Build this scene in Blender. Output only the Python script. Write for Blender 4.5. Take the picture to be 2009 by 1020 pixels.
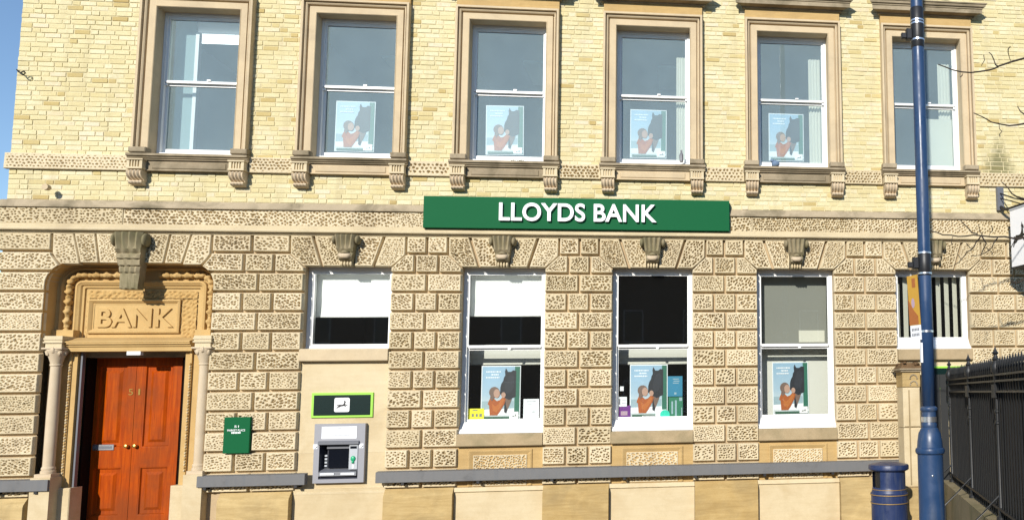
import bpy, bmesh, math, random
import numpy as np
from mathutils import Vector, Matrix
random.seed(7); RNG = np.random.default_rng(11)
sc = bpy.context.scene
for o in list(bpy.data.objects): bpy.data.objects.remove(o, do_unlink=True)

# ------------------------------------------------------------------ camera
# metres: X along the front, Y into the building (front plane Y = 0), Z up (cornice under the sign = 0)
GROUND = -4.42
FPX, PPX, PPY = 1601.2, 1524.9, 611.7          # focal length and principal point of the (cropped) photograph, 2009 px wide
YAW, PITCH, ROLL = 0.120899, 0.098997, -0.01239
CAM = Vector((9.55121, -12.632364, -2.423178))
fwd = Vector((math.sin(YAW)*math.cos(PITCH), math.cos(YAW)*math.cos(PITCH), math.sin(PITCH)))
rgt0 = Vector((math.cos(YAW), -math.sin(YAW), 0)); up0 = rgt0.cross(fwd)
rgt = rgt0*math.cos(ROLL)+up0*math.sin(ROLL); upv = -rgt0*math.sin(ROLL)+up0*math.cos(ROLL)
cd = bpy.data.cameras.new('camera'); cam = bpy.data.objects.new('camera', cd); sc.collection.objects.link(cam)
cam.matrix_world = Matrix(((rgt.x, upv.x, -fwd.x, CAM.x), (rgt.y, upv.y, -fwd.y, CAM.y), (rgt.z, upv.z, -fwd.z, CAM.z), (0, 0, 0, 1)))
cd.sensor_width = 36; cd.lens = FPX/2009*36
cd.shift_x = (1004.5-PPX)/2009; cd.shift_y = (PPY-510)/2009
cd.clip_start = .1; cd.clip_end = 5000
sc.camera = cam
def at(px, py, Y):
    """point of the place seen at a photograph pixel, at depth Y"""
    d = rgt*((px-PPX)/FPX) - upv*((py-PPY)/FPX) + fwd
    return CAM + d*((Y-CAM.y)/d.y)

# ------------------------------------------------------------------ light
SUN = Vector((.33, 1, -.47)).normalized()       # direction the sunlight travels
world = bpy.data.worlds.new('World'); sc.world = world; world.use_nodes = True
wn = world.node_tree; wn.nodes.clear()
sky = wn.nodes.new('ShaderNodeTexSky'); sky.sky_type = 'NISHITA'; sky.sun_disc = False
sky.sun_elevation = math.asin(-SUN.z); sky.sun_rotation = math.atan2(-SUN.x, -SUN.y)
sky.air_density = 1.0; sky.dust_density = .0; sky.ozone_density = 3.0
bg = wn.nodes.new('ShaderNodeBackground'); bg.inputs['Strength'].default_value = .15
wo = wn.nodes.new('ShaderNodeOutputWorld')
wn.links.new(sky.outputs[0], bg.inputs[0]); wn.links.new(bg.outputs[0], wo.inputs[0])
sl = bpy.data.lights.new('sun', 'SUN'); sl.energy = 4.9; sl.angle = math.radians(.5); sl.color = (1, .95, .87)
so = bpy.data.objects.new('sun', sl); sc.collection.objects.link(so)
so.rotation_euler = SUN.to_track_quat('-Z', 'Y').to_euler(); so.location = (0, -30, 25)
vs = sc.view_settings; vs.view_transform = 'Standard'; vs.look = 'None'; vs.exposure = .16; vs.gamma = 1; vs.use_curve_mapping = False
sc.render.engine = 'CYCLES'

# ------------------------------------------------------------------ materials
def nodes(name):
    m = bpy.data.materials.new(name); m.use_nodes = True
    nt = m.node_tree; b = nt.nodes['Principled BSDF']; return m, nt, b
def N(nt, t, **kw):
    n = nt.nodes.new(t)
    for k, v in kw.items(): setattr(n, k, v)
    return n
def ramp(nt, stops):
    r = N(nt, 'ShaderNodeValToRGB'); e = r.color_ramp.elements
    while len(e) < len(stops): e.new(.5)
    for i, (p, c) in enumerate(stops): e[i].position = p; e[i].color = (*c, 1) if len(c) == 3 else c
    return r
def mixc(nt, fac, a, b, mode='MIX'):
    m = N(nt, 'ShaderNodeMix', data_type='RGBA', blend_type=mode)
    for s, v in ((m.inputs[0], fac), (m.inputs[6], a), (m.inputs[7], b)):
        if hasattr(v, 'links'): nt.links.new(v, s)
        elif isinstance(v, (int, float)): s.default_value = v
        else: s.default_value = (*v, 1)
    return m.outputs[2]
def noise(nt, scale, detail=4, rough=.6, vec=None, dist=0):
    n = N(nt, 'ShaderNodeTexNoise'); n.inputs['Scale'].default_value = scale
    n.inputs['Detail'].default_value = detail; n.inputs['Roughness'].default_value = rough; n.inputs['Distortion'].default_value = dist
    if vec is not None: nt.links.new(vec, n.inputs['Vector'])
    return n
def pos(nt): return N(nt, 'ShaderNodeNewGeometry').outputs['Position']
def bump(nt, b, h, strength, dist):
    k = N(nt, 'ShaderNodeBump'); k.inputs['Strength'].default_value = strength; k.inputs['Distance'].default_value = dist
    nt.links.new(h, k.inputs['Height']); nt.links.new(k.outputs[0], b.inputs['Normal'])
def plain(name, col, rough=.6, metal=0., var=.12, scale=30, bmp=.15, spec=.5, coat=0):
    m, nt, b = nodes(name); p = pos(nt)
    n = noise(nt, scale, 5, .65, p); n2 = noise(nt, scale*.13, 4, .6, p)
    c = mixc(nt, n.outputs[0], tuple(x*(1-var) for x in col), tuple(min(1, x*(1+var)) for x in col))
    c = mixc(nt, n2.outputs[0], mixc(nt, .75, (1, 1, 1), c, 'MULTIPLY') if False else c, tuple(min(1, x*(1+var*.6)) for x in col))
    nt.links.new(c, b.inputs['Base Color']); b.inputs['Roughness'].default_value = rough; b.inputs['Metallic'].default_value = metal
    b.inputs['Specular IOR Level'].default_value = spec; b.inputs['Coat Weight'].default_value = coat
    if bmp: bump(nt, b, n.outputs[0], bmp, .004)
    return m
def paint(name, col, rough=.3):
    m, nt, b = nodes(name); p = pos(nt); n = noise(nt, 22, 6, .7, p); n2 = noise(nt, 3.5, 5, .65, p, .4)
    mp = N(nt, 'ShaderNodeMapping'); nt.links.new(p, mp.inputs[0]); mp.inputs['Scale'].default_value = (14, 14, 1.3); n3 = noise(nt, 1.0, 4, .6, mp.outputs[0])
    c = mixc(nt, n2.outputs[0], tuple(x*.72 for x in col), tuple(x*1.25 for x in col))
    g = ramp(nt, [(.5, (0, 0, 0)), (.75, (.45, .45, .45))]); nt.links.new(n3.outputs[0], g.inputs[0]); c = mixc(nt, g.outputs[0], c, (.10, .11, .12))
    g2 = ramp(nt, [(.67, (0, 0, 0)), (.70, (.8, .8, .8))]); nt.links.new(n.outputs[0], g2.inputs[0]); c = mixc(nt, g2.outputs[0], c, (.16, .13, .10))
    r = ramp(nt, [(.3, (rough*.7,)*3), (.7, (rough*1.8,)*3)]); nt.links.new(n2.outputs[0], r.inputs[0]); nt.links.new(r.outputs[0], b.inputs['Roughness'])
    nt.links.new(c, b.inputs['Base Color']); bump(nt, b, n2.outputs[0], .12, .01); return m
def emis(name, col, s):
    m, nt, b = nodes(name); b.inputs['Base Color'].default_value = (*col, 1); b.inputs['Emission Color'].default_value = (*col, 1); b.inputs['Emission Strength'].default_value = s; return m
def stone(name, a, b_, stain=(.25, .21, .14), stain_amt=.5, rough=.9, spec=.2, grain=.5, bed=0.):
    """sandstone: tone between a and b_ (per piece tint), mottled, with weather stains of their own shape"""
    m, nt, b = nodes(name); p = pos(nt)
    at_ = N(nt, 'ShaderNodeAttribute', attribute_name='tint')
    n = noise(nt, 7, 6, .65, p); n2 = noise(nt, 90, 4, .7, p); n3 = noise(nt, 1.7, 5, .62, p, .6)
    f = N(nt, 'ShaderNodeMath', operation='MULTIPLY_ADD'); nt.links.new(n.outputs[0], f.inputs[0]); f.inputs[1].default_value = .9
    s = N(nt, 'ShaderNodeMath', operation='MULTIPLY_ADD'); nt.links.new(at_.outputs['Fac'], s.inputs[0]); s.inputs[1].default_value = .9; s.inputs[2].default_value = -.40
    nt.links.new(s.outputs[0], f.inputs[2]); f.use_clamp = True
    c = mixc(nt, f.outputs[0], a, b_)
    gr = ramp(nt, [(.3, (.72, .70, .66)), (.62, (1.06, 1.06, 1.06))]); nt.links.new(n2.outputs[0], gr.inputs[0])
    c = mixc(nt, grain, c, gr.outputs[0], 'MULTIPLY')
    st = ramp(nt, [(.46, (0, 0, 0)), (.70, (stain_amt,)*3)]); nt.links.new(n3.outputs[0], st.inputs[0])
    c = mixc(nt, st.outputs[0], c, stain)
    if bed:
        mp = N(nt, 'ShaderNodeMapping'); nt.links.new(p, mp.inputs[0]); mp.inputs['Scale'].default_value = (1.2, 1.2, 11); nb = noise(nt, 1.6, 5, .6, mp.outputs[0], .8)
        rb = ramp(nt, [(.35, (.62, .55, .42)), (.65, (1.12, 1.1, 1.05))]); nt.links.new(nb.outputs[0], rb.inputs[0]); c = mixc(nt, bed, c, rb.outputs[0], 'MULTIPLY')
    nt.links.new(c, b.inputs['Base Color']); b.inputs['Roughness'].default_value = rough; b.inputs['Specular IOR Level'].default_value = spec
    bump(nt, b, n2.outputs[0], .35, .004)
    return m
def brick_material():
    m, nt, b = nodes('yellow_brick'); p = pos(nt)
    at_ = N(nt, 'ShaderNodeAttribute', attribute_name='tint')
    r = ramp(nt, [(0, (.43, .32, .13)), (.12, (.53, .43, .20)), (.25, (.60, .52, .29)), (.6, (.635, .57, .345)), (.9, (.67, .615, .41)), (1, (.66, .58, .42))])
    nt.links.new(at_.outputs['Fac'], r.inputs[0])
    n = noise(nt, 55, 5, .7, p); n2 = noise(nt, 1.3, 5, .6, p, .5); n4 = noise(nt, 14, 5, .7, p)
    g = ramp(nt, [(.28, (.70, .64, .52)), (.58, (1.05, 1.05, 1.05))]); nt.links.new(n.outputs[0], g.inputs[0])
    c = mixc(nt, .55, r.outputs[0], g.outputs[0], 'MULTIPLY')
    g2 = ramp(nt, [(.45, (0, 0, 0)), (.72, (.6, .6, .6))]); nt.links.new(n2.outputs[0], g2.inputs[0])
    c = mixc(nt, g2.outputs[0], c, (.54, .44, .20))
    g3 = ramp(nt, [(.55, (0, 0, 0)), (.78, (.6, .6, .6))]); nt.links.new(n4.outputs[0], g3.inputs[0])
    c = mixc(nt, g3.outputs[0], c, (.42, .33, .18))
    mp = N(nt, 'ShaderNodeMapping'); nt.links.new(p, mp.inputs[0]); mp.inputs['Scale'].default_value = (5, 5, .55); n5 = noise(nt, 1.0, 5, .65, mp.outputs[0], .3)
    g5 = ramp(nt, [(.52, (0, 0, 0)), (.75, (.5, .5, .5))]); nt.links.new(n5.outputs[0], g5.inputs[0]); c = mixc(nt, g5.outputs[0], c, (.40, .33, .19))
    # dark patch on the brickwork above the band near the right end, narrowing upwards, ragged outline
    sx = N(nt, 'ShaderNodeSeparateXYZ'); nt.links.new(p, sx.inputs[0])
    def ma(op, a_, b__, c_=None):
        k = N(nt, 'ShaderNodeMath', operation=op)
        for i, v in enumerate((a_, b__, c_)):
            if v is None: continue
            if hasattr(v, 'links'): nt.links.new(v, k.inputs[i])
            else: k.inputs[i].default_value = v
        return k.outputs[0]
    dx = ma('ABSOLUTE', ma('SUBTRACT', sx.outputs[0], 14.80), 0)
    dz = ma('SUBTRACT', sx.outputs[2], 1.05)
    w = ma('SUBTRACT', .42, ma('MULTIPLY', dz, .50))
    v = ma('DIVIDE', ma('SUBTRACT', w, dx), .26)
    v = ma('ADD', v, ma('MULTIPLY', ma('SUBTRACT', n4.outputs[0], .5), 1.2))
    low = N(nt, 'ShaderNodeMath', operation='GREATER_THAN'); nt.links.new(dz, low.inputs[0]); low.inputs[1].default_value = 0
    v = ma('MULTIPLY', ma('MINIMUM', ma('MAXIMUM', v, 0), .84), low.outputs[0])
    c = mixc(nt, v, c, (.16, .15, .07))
    nt.links.new(c, b.inputs['Base Color']); b.inputs['Roughness'].default_value = .92; b.inputs['Specular IOR Level'].default_value = .15
    bump(nt, b, n.outputs[0], .5, .006)
    return m
def glass(name, tint=(.9, .95, .95), haze=.1, hazecol=(.45, .55, .58), refl=1.0):
    """thin window pane: clear, fresnel reflection, and a film of dust that scatters some light"""
    m, nt, b = nodes(name); nt.nodes.remove(b); out = nt.nodes['Material Output']
    tr = N(nt, 'ShaderNodeBsdfTransparent'); tr.inputs[0].default_value = (*tint, 1)
    gl = N(nt, 'ShaderNodeBsdfGlossy'); gl.inputs['Roughness'].default_value = .015; gl.inputs[0].default_value = (.95, .97, 1, 1)
    di = N(nt, 'ShaderNodeBsdfDiffuse'); di.inputs[0].default_value = (*hazecol, 1)
    n = noise(nt, 3.0, 6, .65, pos(nt)); r = ramp(nt, [(.3, (haze*.93,)*3), (.7, (haze*1.07,)*3)]); nt.links.new(n.outputs[0], r.inputs[0])
    m1 = N(nt, 'ShaderNodeMixShader'); nt.links.new(r.outputs[0], m1.inputs[0]); nt.links.new(tr.outputs[0], m1.inputs[1]); nt.links.new(di.outputs[0], m1.inputs[2])
    fr = N(nt, 'ShaderNodeFresnel'); fr.inputs['IOR'].default_value = 1.52
    k = N(nt, 'ShaderNodeMath', operation='MULTIPLY'); nt.links.new(fr.outputs[0], k.inputs[0]); k.inputs[1].default_value = 1.5*refl; k.use_clamp = True
    m2 = N(nt, 'ShaderNodeMixShader'); nt.links.new(k.outputs[0], m2.inputs[0]); nt.links.new(m1.outputs[0], m2.inputs[1]); nt.links.new(gl.outputs[0], m2.inputs[2])
    nt.links.new(m2.outputs[0], out.inputs[0]); return m
M = {}
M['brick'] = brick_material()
M['mortar'] = plain('mortar', (.56, .49, .30), .95, var=.25, scale=60, spec=.1)
M['stone'] = stone('buff_stone', (.56, .465, .295), (.68, .575, .39), (.38, .30, .185), .5)
M['joint'] = stone('joint_stone', (.43, .32, .19), (.53, .41, .255), (.29, .22, .14), .45)
M['dress'] = stone('pink_sandstone', (.52, .405, .25), (.62, .505, .335), (.38, .30, .20), .5, grain=.3)
M['ochre'] = stone('ochre_sandstone', (.44, .29, .115), (.55, .39, .18), (.34, .24, .12), .5, grain=.35, bed=.25)
M['plinth'] = stone('plinth_stone', (.43, .30, .125), (.56, .43, .22), (.27, .20, .10), .6, bed=.38)
M['pale'] = stone('pale_ashlar', (.55, .44, .265), (.64, .54, .36), (.43, .32, .17), .5, grain=.35, bed=.1)
M['weather'] = stone('weathered_stone', (.27, .215, .14), (.44, .36, .245), (.12, .10, .06), .85)
M['sill'] = stone('sill_stone', (.34, .25, .14), (.46, .36, .22), (.17, .15, .08), .6)
M['moss'] = stone('mossy_stone', (.20, .165, .095), (.38, .315, .20), (.12, .115, .05), .8)
M['door_stone'] = stone('gold_sandstone', (.47, .30, .11), (.58, .405, .18), (.36, .22, .085), .4, grain=.3)
M['shaft'] = stone('column_stone', (.52, .41, .27), (.60, .50, .36), (.44, .31, .18), .4, grain=.25)
M['white'] = plain('white_gloss_paint', (.80, .80, .78), .35, var=.03, bmp=.05)
M['grey_ledge'] = paint('grey_painted_metal', (.14, .138, .136), .5)
M['green'] = plain('sign_green', (.006, .098, .034), .6, var=.05, scale=8, bmp=.02, spec=.08)
M['green_side'] = plain('sign_green_edge', (.01, .11, .04), .45, var=.05)
M['letter'] = plain('white_acrylic', (.84, .84, .84), .3, var=.02, bmp=0)
M['dkgreen'] = plain('dark_green_panel', (.004, .016, .014), .25, var=.1, bmp=0)
M['lime'] = plain('lime_trim', (.30, .62, .06), .4, var=.06, bmp=0)
M['black'] = plain('black_paint', (.012, .012, .013), .45, var=.2)
M['fence'] = plain('black_fence_paint', (.013, .0135, .014), .5, var=.4, scale=25, bmp=.3)
M['board'] = plain('black_boarding', (.010, .0105, .010), .7, var=.5, scale=12, bmp=.3)
M['blue'] = paint('navy_gloss_paint', (.018, .050, .125), .34)
M['bluebin'] = paint('navy_bin_paint', (.015, .030, .095), .32)
M['gold'] = plain('gold_band', (.42, .27, .09), .4, .5, var=.1)
M['steel'] = plain('bright_steel', (.72, .73, .74), .28, .9, var=.06)
M['brass'] = plain('brass', (.55, .36, .10), .3, .9, var=.15)
M['atm_grey'] = plain('atm_grey', (.27, .27, .29), .45, var=.06, bmp=.05)
M['atm_dark'] = plain('atm_dark', (.03, .032, .045), .35, var=.1, bmp=0)
M['atm_mid'] = plain('atm_mid', (.14, .145, .16), .4, var=.08, bmp=0)
M['atm_pale'] = plain('atm_pale', (.42, .44, .46), .4, var=.05, bmp=0)
M['atm_green'] = plain('atm_green', (.02, .35, .16), .35, var=.05, bmp=0)
M['screen'] = plain('dark_screen', (.006, .007, .011), .08, var=.05, bmp=0)
M['blind'] = plain('white_blind', (.80, .80, .77), .8, var=.03, scale=40, bmp=.05)
M['blind_grey'] = plain('grey_blind', (.21, .21, .18), .85, var=.06, bmp=.05)
M['cream'] = plain('cream_fabric', (.58, .56, .47), .85, var=.06, bmp=.05)
M['board_in'] = plain('off_white_board', (.60, .59, .53), .85, var=.04, bmp=.03)
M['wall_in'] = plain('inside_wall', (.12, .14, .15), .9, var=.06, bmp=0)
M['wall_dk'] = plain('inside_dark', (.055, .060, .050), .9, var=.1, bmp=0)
M['teal_in'] = plain('inside_teal', (.30, .40, .40), .85, var=.05, bmp=0)
M['lamp'] = emis('strip_lamp', (1, 1, .97), 2.2)
M['glass_up'] = glass('upper_pane', (.90, .97, .98), .24, (.55, .72, .75))
M['glass_dn'] = glass('lower_pane', (.93, .96, .95), .012, (.5, .52, .5), .8)
M['bark'] = plain('dark_bark', (.035, .026, .018), .9, var=.4, scale=40, bmp=.5)
M['paving'] = plain('paving', (.14, .13, .115), .9, var=.2, scale=4)
M['asphalt'] = plain('asphalt', (.06, .06, .06), .9, var=.3, scale=60)
M['kerb'] = plain('kerb_stone', (.34, .33, .31), .85, var=.2, scale=12)
M['far'] = plain('far_ground', (.11, .10, .09), .95, var=.3, scale=.5)
M['dark_frame'] = plain('dark_brown_frame', (.010, .006, .005), .8, var=.2, bmp=0, spec=.05)
M['lead'] = plain('slate_roof', (.10, .11, .12), .6, var=.2, scale=6)
def door_material():
    m, nt, b = nodes('varnished_door'); p = pos(nt)
    mp = N(nt, 'ShaderNodeMapping'); nt.links.new(p, mp.inputs[0]); mp.inputs['Scale'].default_value = (28, 28, 1.6)
    n = noise(nt, 1.0, 6, .65, mp.outputs[0], 1.2); n2 = noise(nt, 1.4, 4, .6, p)
    r = ramp(nt, [(.2, (.17, .020, .001)), (.5, (.38, .056, .001)), (.8, (.52, .10, .002))]); nt.links.new(n.outputs[0], r.inputs[0])
    g = ramp(nt, [(.4, (0, 0, 0)), (.65, (.8, .8, .8))]); nt.links.new(n2.outputs[0], g.inputs[0])
    c = mixc(nt, g.outputs[0], r.outputs[0], (.20, .045, .010))
    nt.links.new(c, b.inputs['Base Color']); b.inputs['Roughness'].default_value = .42; b.inputs['Specular IOR Level'].default_value = .12; b.inputs['Coat Weight'].default_value = .0; b.inputs['Coat Roughness'].default_value = .3
    bump(nt, b, n.outputs[0], .12, .003); return m
M['door'] = door_material()
def flat(name, col, rough=.45):
    m, nt, b = nodes(name); p = pos(nt); n = noise(nt, 40, 3, .6, p)
    c = mixc(nt, n.outputs[0], tuple(x*.9 for x in col), tuple(min(1, x*1.1) for x in col))
    nt.links.new(c, b.inputs['Base Color']); b.inputs['Roughness'].default_value = rough; return m
M['p_horse'] = flat('print_black', (.006, .008, .014)); M['p_orange'] = flat('print_orange', (.36, .085, .008)); M['p_hair'] = flat('print_brown', (.16, .10, .075))
M['p_skin'] = flat('print_skin', (.44, .27, .20)); M['p_green'] = flat('print_green', (.015, .13, .08)); M['p_white'] = flat('print_white', (.78, .80, .82))
M['p_dkgreen'] = flat('print_dark_green', (.03, .10, .06)); M['p_sea'] = flat('print_sea', (.30, .41, .46))
M['p_cheek'] = flat('print_horse_grey', (.014, .017, .026)); M['p_orange2'] = flat('print_light_orange', (.44, .13, .018))
M['yellow'] = flat('yellow_card', (.75, .72, .02)); M['purple'] = flat('purple_card', (.13, .012, .20)); M['tealblue'] = flat('blue_leaflet', (.02, .20, .33))
M['turq'] = flat('turquoise_disc', (.02, .55, .40)); M['pgreen'] = flat('green_leaflet', (.015, .17, .09)); M['ink'] = flat('grey_ink', (.18, .18, .2))
M['orange_sign'] = flat('orange_print', (.52, .29, .04)); M['orange_dk'] = flat('orange_dark_print', (.36, .12, .03)); M['mauve'] = flat('mauve_print', (.42, .30, .36))
def poster_sky():
    m, nt, b = nodes('print_sky'); tc = N(nt, 'ShaderNodeTexCoord'); s = N(nt, 'ShaderNodeSeparateXYZ'); nt.links.new(tc.outputs['Generated'], s.inputs[0])
    n = noise(nt, 5, 4, .6, tc.outputs['Generated'], .5)
    a = N(nt, 'ShaderNodeMath', operation='MULTIPLY_ADD'); nt.links.new(n.outputs[0], a.inputs[0]); a.inputs[1].default_value = .25; nt.links.new(s.outputs[2], a.inputs[2])
    r = ramp(nt, [(.1, (.56, .60, .61)), (.35, (.54, .62, .65)), (.6, (.36, .49, .59)), (1, (.28, .43, .56))]); nt.links.new(a.outputs[0], r.inputs[0])
    nt.links.new(r.outputs[0], b.inputs['Base Color']); b.inputs['Roughness'].default_value = .4; return m
M['p_sky'] = poster_sky()

# ------------------------------------------------------------------ helpers
col = sc.collection
def link(o, parent=None):
    col.objects.link(o)
    if parent is not None:
        o.parent = parent
        o.matrix_parent_inverse = (Matrix.Translation(parent.location) if parent.type == 'EMPTY' else Matrix()).inverted()
    return o
def tag(o, label=None, cat=None, group=None, kind=None):
    if label: o['label'] = label
    if cat: o['category'] = cat
    if group: o['group'] = group
    if kind: o['kind'] = kind
    return o
def empty(name, loc, parent=None):
    o = bpy.data.objects.new(name, None); o.location = loc; o.empty_display_size = .1; return link(o, parent)
class MB:
    def __init__(s): s.v = []; s.f = []; s.t = []
    def add(s, vs, fs, t=None):
        o = len(s.v); s.v += [tuple(v) for v in vs]; s.f += [tuple(i+o for i in f) for f in fs]; s.t += [random.random() if t is None else t]*len(fs); return s
    def box(s, x0, x1, y0, y1, z0, z1, t=None, bev=0):
        if x1 < x0: x0, x1 = x1, x0
        if y1 < y0: y0, y1 = y1, y0
        if z1 < z0: z0, z1 = z1, z0
        if bev:      # front edges chamfered
            b = bev
            V = [(x0, y1, z0), (x1, y1, z0), (x1, y1, z1), (x0, y1, z1), (x0, y0+b, z0), (x1, y0+b, z0), (x1, y0+b, z1), (x0, y0+b, z1),
                 (x0+b, y0, z0+b), (x1-b, y0, z0+b), (x1-b, y0, z1-b), (x0+b, y0, z1-b)]
            F = [(0, 3, 2, 1), (0, 1, 5, 4), (1, 2, 6, 5), (2, 3, 7, 6), (3, 0, 4, 7), (4, 5, 9, 8), (5, 6, 10, 9), (6, 7, 11, 10), (7, 4, 8, 11), (8, 9, 10, 11)]
        else:
            V = [(x0, y0, z0), (x1, y0, z0), (x1, y1, z0), (x0, y1, z0), (x0, y0, z1), (x1, y0, z1), (x1, y1, z1), (x0, y1, z1)]
            F = [(0, 3, 2, 1), (4, 5, 6, 7), (0, 1, 5, 4), (1, 2, 6, 5), (2, 3, 7, 6), (3, 0, 4, 7)]
        return s.add(V, F, t)
    def prism(s, pts, y0, y1, t=None):      # polygon in XZ (counter-clockwise seen from the street), front y0, back y1
        n = len(pts); V = [(x, y0, z) for x, z in pts]+[(x, y1, z) for x, z in pts]
        F = [tuple(range(n)), tuple(range(2*n-1, n-1, -1))]+[(i+n, (i+1) % n+n, (i+1) % n, i) for i in range(n)]
        return s.add(V, F, t)
    def extrude_x(s, prof, x0, x1, t=None, caps=True):   # profile (y,z) run along X
        n = len(prof); V = [(x0, y, z) for y, z in prof]+[(x1, y, z) for y, z in prof]
        F = [(i, i+1, i+1+n, i+n) for i in range(n-1)]
        if caps: F += [tuple(range(n-1, -1, -1)), tuple(range(n, 2*n)), (n-1, 0, n, 2*n-1)]
        return s.add(V, F, t)
    def loft(s, secs, t=None, closed=False, caps=True):
        n = len(secs[0]); V = [p for q in secs for p in q]; F = []
        for k in range(len(secs)-1):
            for i in range(n if closed else n-1):
                j = (i+1) % n; F.append((k*n+i, k*n+j, (k+1)*n+j, (k+1)*n+i))
        if caps: F += [tuple(range(n-1, -1, -1)), tuple(range((len(secs)-1)*n, len(secs)*n))]
        return s.add(V, F, t)
    def lathe(s, prof, cx, cy, n=24, t=None, cap=True):
        return s.loft([[(cx+r*math.cos(2*math.pi*i/n), cy+r*math.sin(2*math.pi*i/n), z) for i in range(n)] for r, z in prof], t, True, cap)
    def tube(s, pts, rads, n=6, t=None):
        pts = [Vector(p) for p in pts]; secs = []
        for i, p in enumerate(pts):
            d = (pts[min(i+1, len(pts)-1)]-pts[max(i-1, 0)]).normalized()
            a = d.cross(Vector((0, 0, 1)) if abs(d.z) < .9 else Vector((1, 0, 0))).normalized(); b = d.cross(a)
            r = rads[i] if isinstance(rads, (list, tuple)) else rads
            secs.append([p+(a*math.cos(2*math.pi*k/n)+b*math.sin(2*math.pi*k/n))*r for k in range(n)])
        return s.loft(secs, t, True, True)
    def blob(s, c, r, n=10, m=7, t=None, amp=0):
        V = []; F = []
        for i in range(m+1):
            th = math.pi*i/m
            for j in range(n):
                ph = 2*math.pi*j/n; k = 1+amp*(random.random()-.5)
                V.append((c[0]+r[0]*k*math.sin(th)*math.cos(ph), c[1]+r[1]*k*math.sin(th)*math.sin(ph), c[2]+r[2]*k*math.cos(th)))
        for i in range(m):
            for j in range(n): F.append((i*n+j, (i+1)*n+j, (i+1)*n+(j+1) % n, i*n+(j+1) % n))
        return s.add(V, F, t)
    def build(s, name, mat, parent=None, smooth=False, fix=True):
        me = bpy.data.meshes.new(name); me.from_pydata(s.v, [], s.f); me.update()
        if fix:
            bm = bmesh.new(); bm.from_mesh(me); bmesh.ops.recalc_face_normals(bm, faces=bm.faces); bm.to_mesh(me); bm.free()
        a = me.attributes.new('tint', 'FLOAT', 'FACE'); a.data.foreach_set('value', s.t)
        me.materials.append(mat)
        if smooth:
            me.polygons.foreach_set('use_smooth', [True]*len(me.polygons))
            if smooth != 'all': me.set_sharp_from_angle(angle=math.radians(smooth if smooth is not True else 40))
        return link(bpy.data.objects.new(name, me), parent)
def grid_mesh(name, V, F, mat, parent, tint, smooth=False):
    me = bpy.data.meshes.new(name); nv, nf = len(V), len(F)
    me.vertices.add(nv); me.vertices.foreach_set('co', V.astype(np.float32).ravel())
    me.loops.add(nf*4); me.loops.foreach_set('vertex_index', F.astype(np.int32).ravel())
    me.polygons.add(nf); me.polygons.foreach_set('loop_start', np.arange(0, nf*4, 4, dtype=np.int32))
    me.update(calc_edges=True)
    a = me.attributes.new('tint', 'FLOAT', 'FACE'); a.data.foreach_set('value', np.full(nf, tint, np.float32))
    me.materials.append(mat); me.validate()
    if smooth: me.polygons.foreach_set('use_smooth', np.ones(nf, bool))
    return link(bpy.data.objects.new(name, me), parent)
def hsh(i, j, s): 
    v = np.sin(i*127.1+j*311.7+s*74.7)*43758.5453; return v-np.floor(v)
def pits(x, z, seed, cell=.043, stretch=1.0, ang=0., big=1.0, jit=.55):
    ca, sa = math.cos(ang), math.sin(ang); u = (x*ca+z*sa)/stretch; v = -x*sa+z*ca
    u = u+.004*np.sin(v*70+seed)+.004*np.sin(x*41+seed*2); v = v+.004*np.sin(u*63+seed*3)
    iu, iv = np.floor(u/cell), np.floor(v/cell); best = np.full(x.shape, 9.)
    for a in (-2, -1, 0, 1):
        for b in (-1, 0, 1):
            ci, cj = iu+a, iv+b
            px = (ci+.5+jit*(hsh(ci, cj, seed)-.5)+.5*np.mod(cj, 2))*cell; pz = (cj+.5+jit*(hsh(ci, cj, seed+9)-.5))*cell
            r = cell*(.25+.115*hsh(ci, cj, seed+5))*big
            best = np.minimum(best, np.hypot(u-px, v-pz)/r)
    t = np.clip((1.14-best)/.36, 0, 1); return t*t*(3-2*t)
VSEED = [0]
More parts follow.
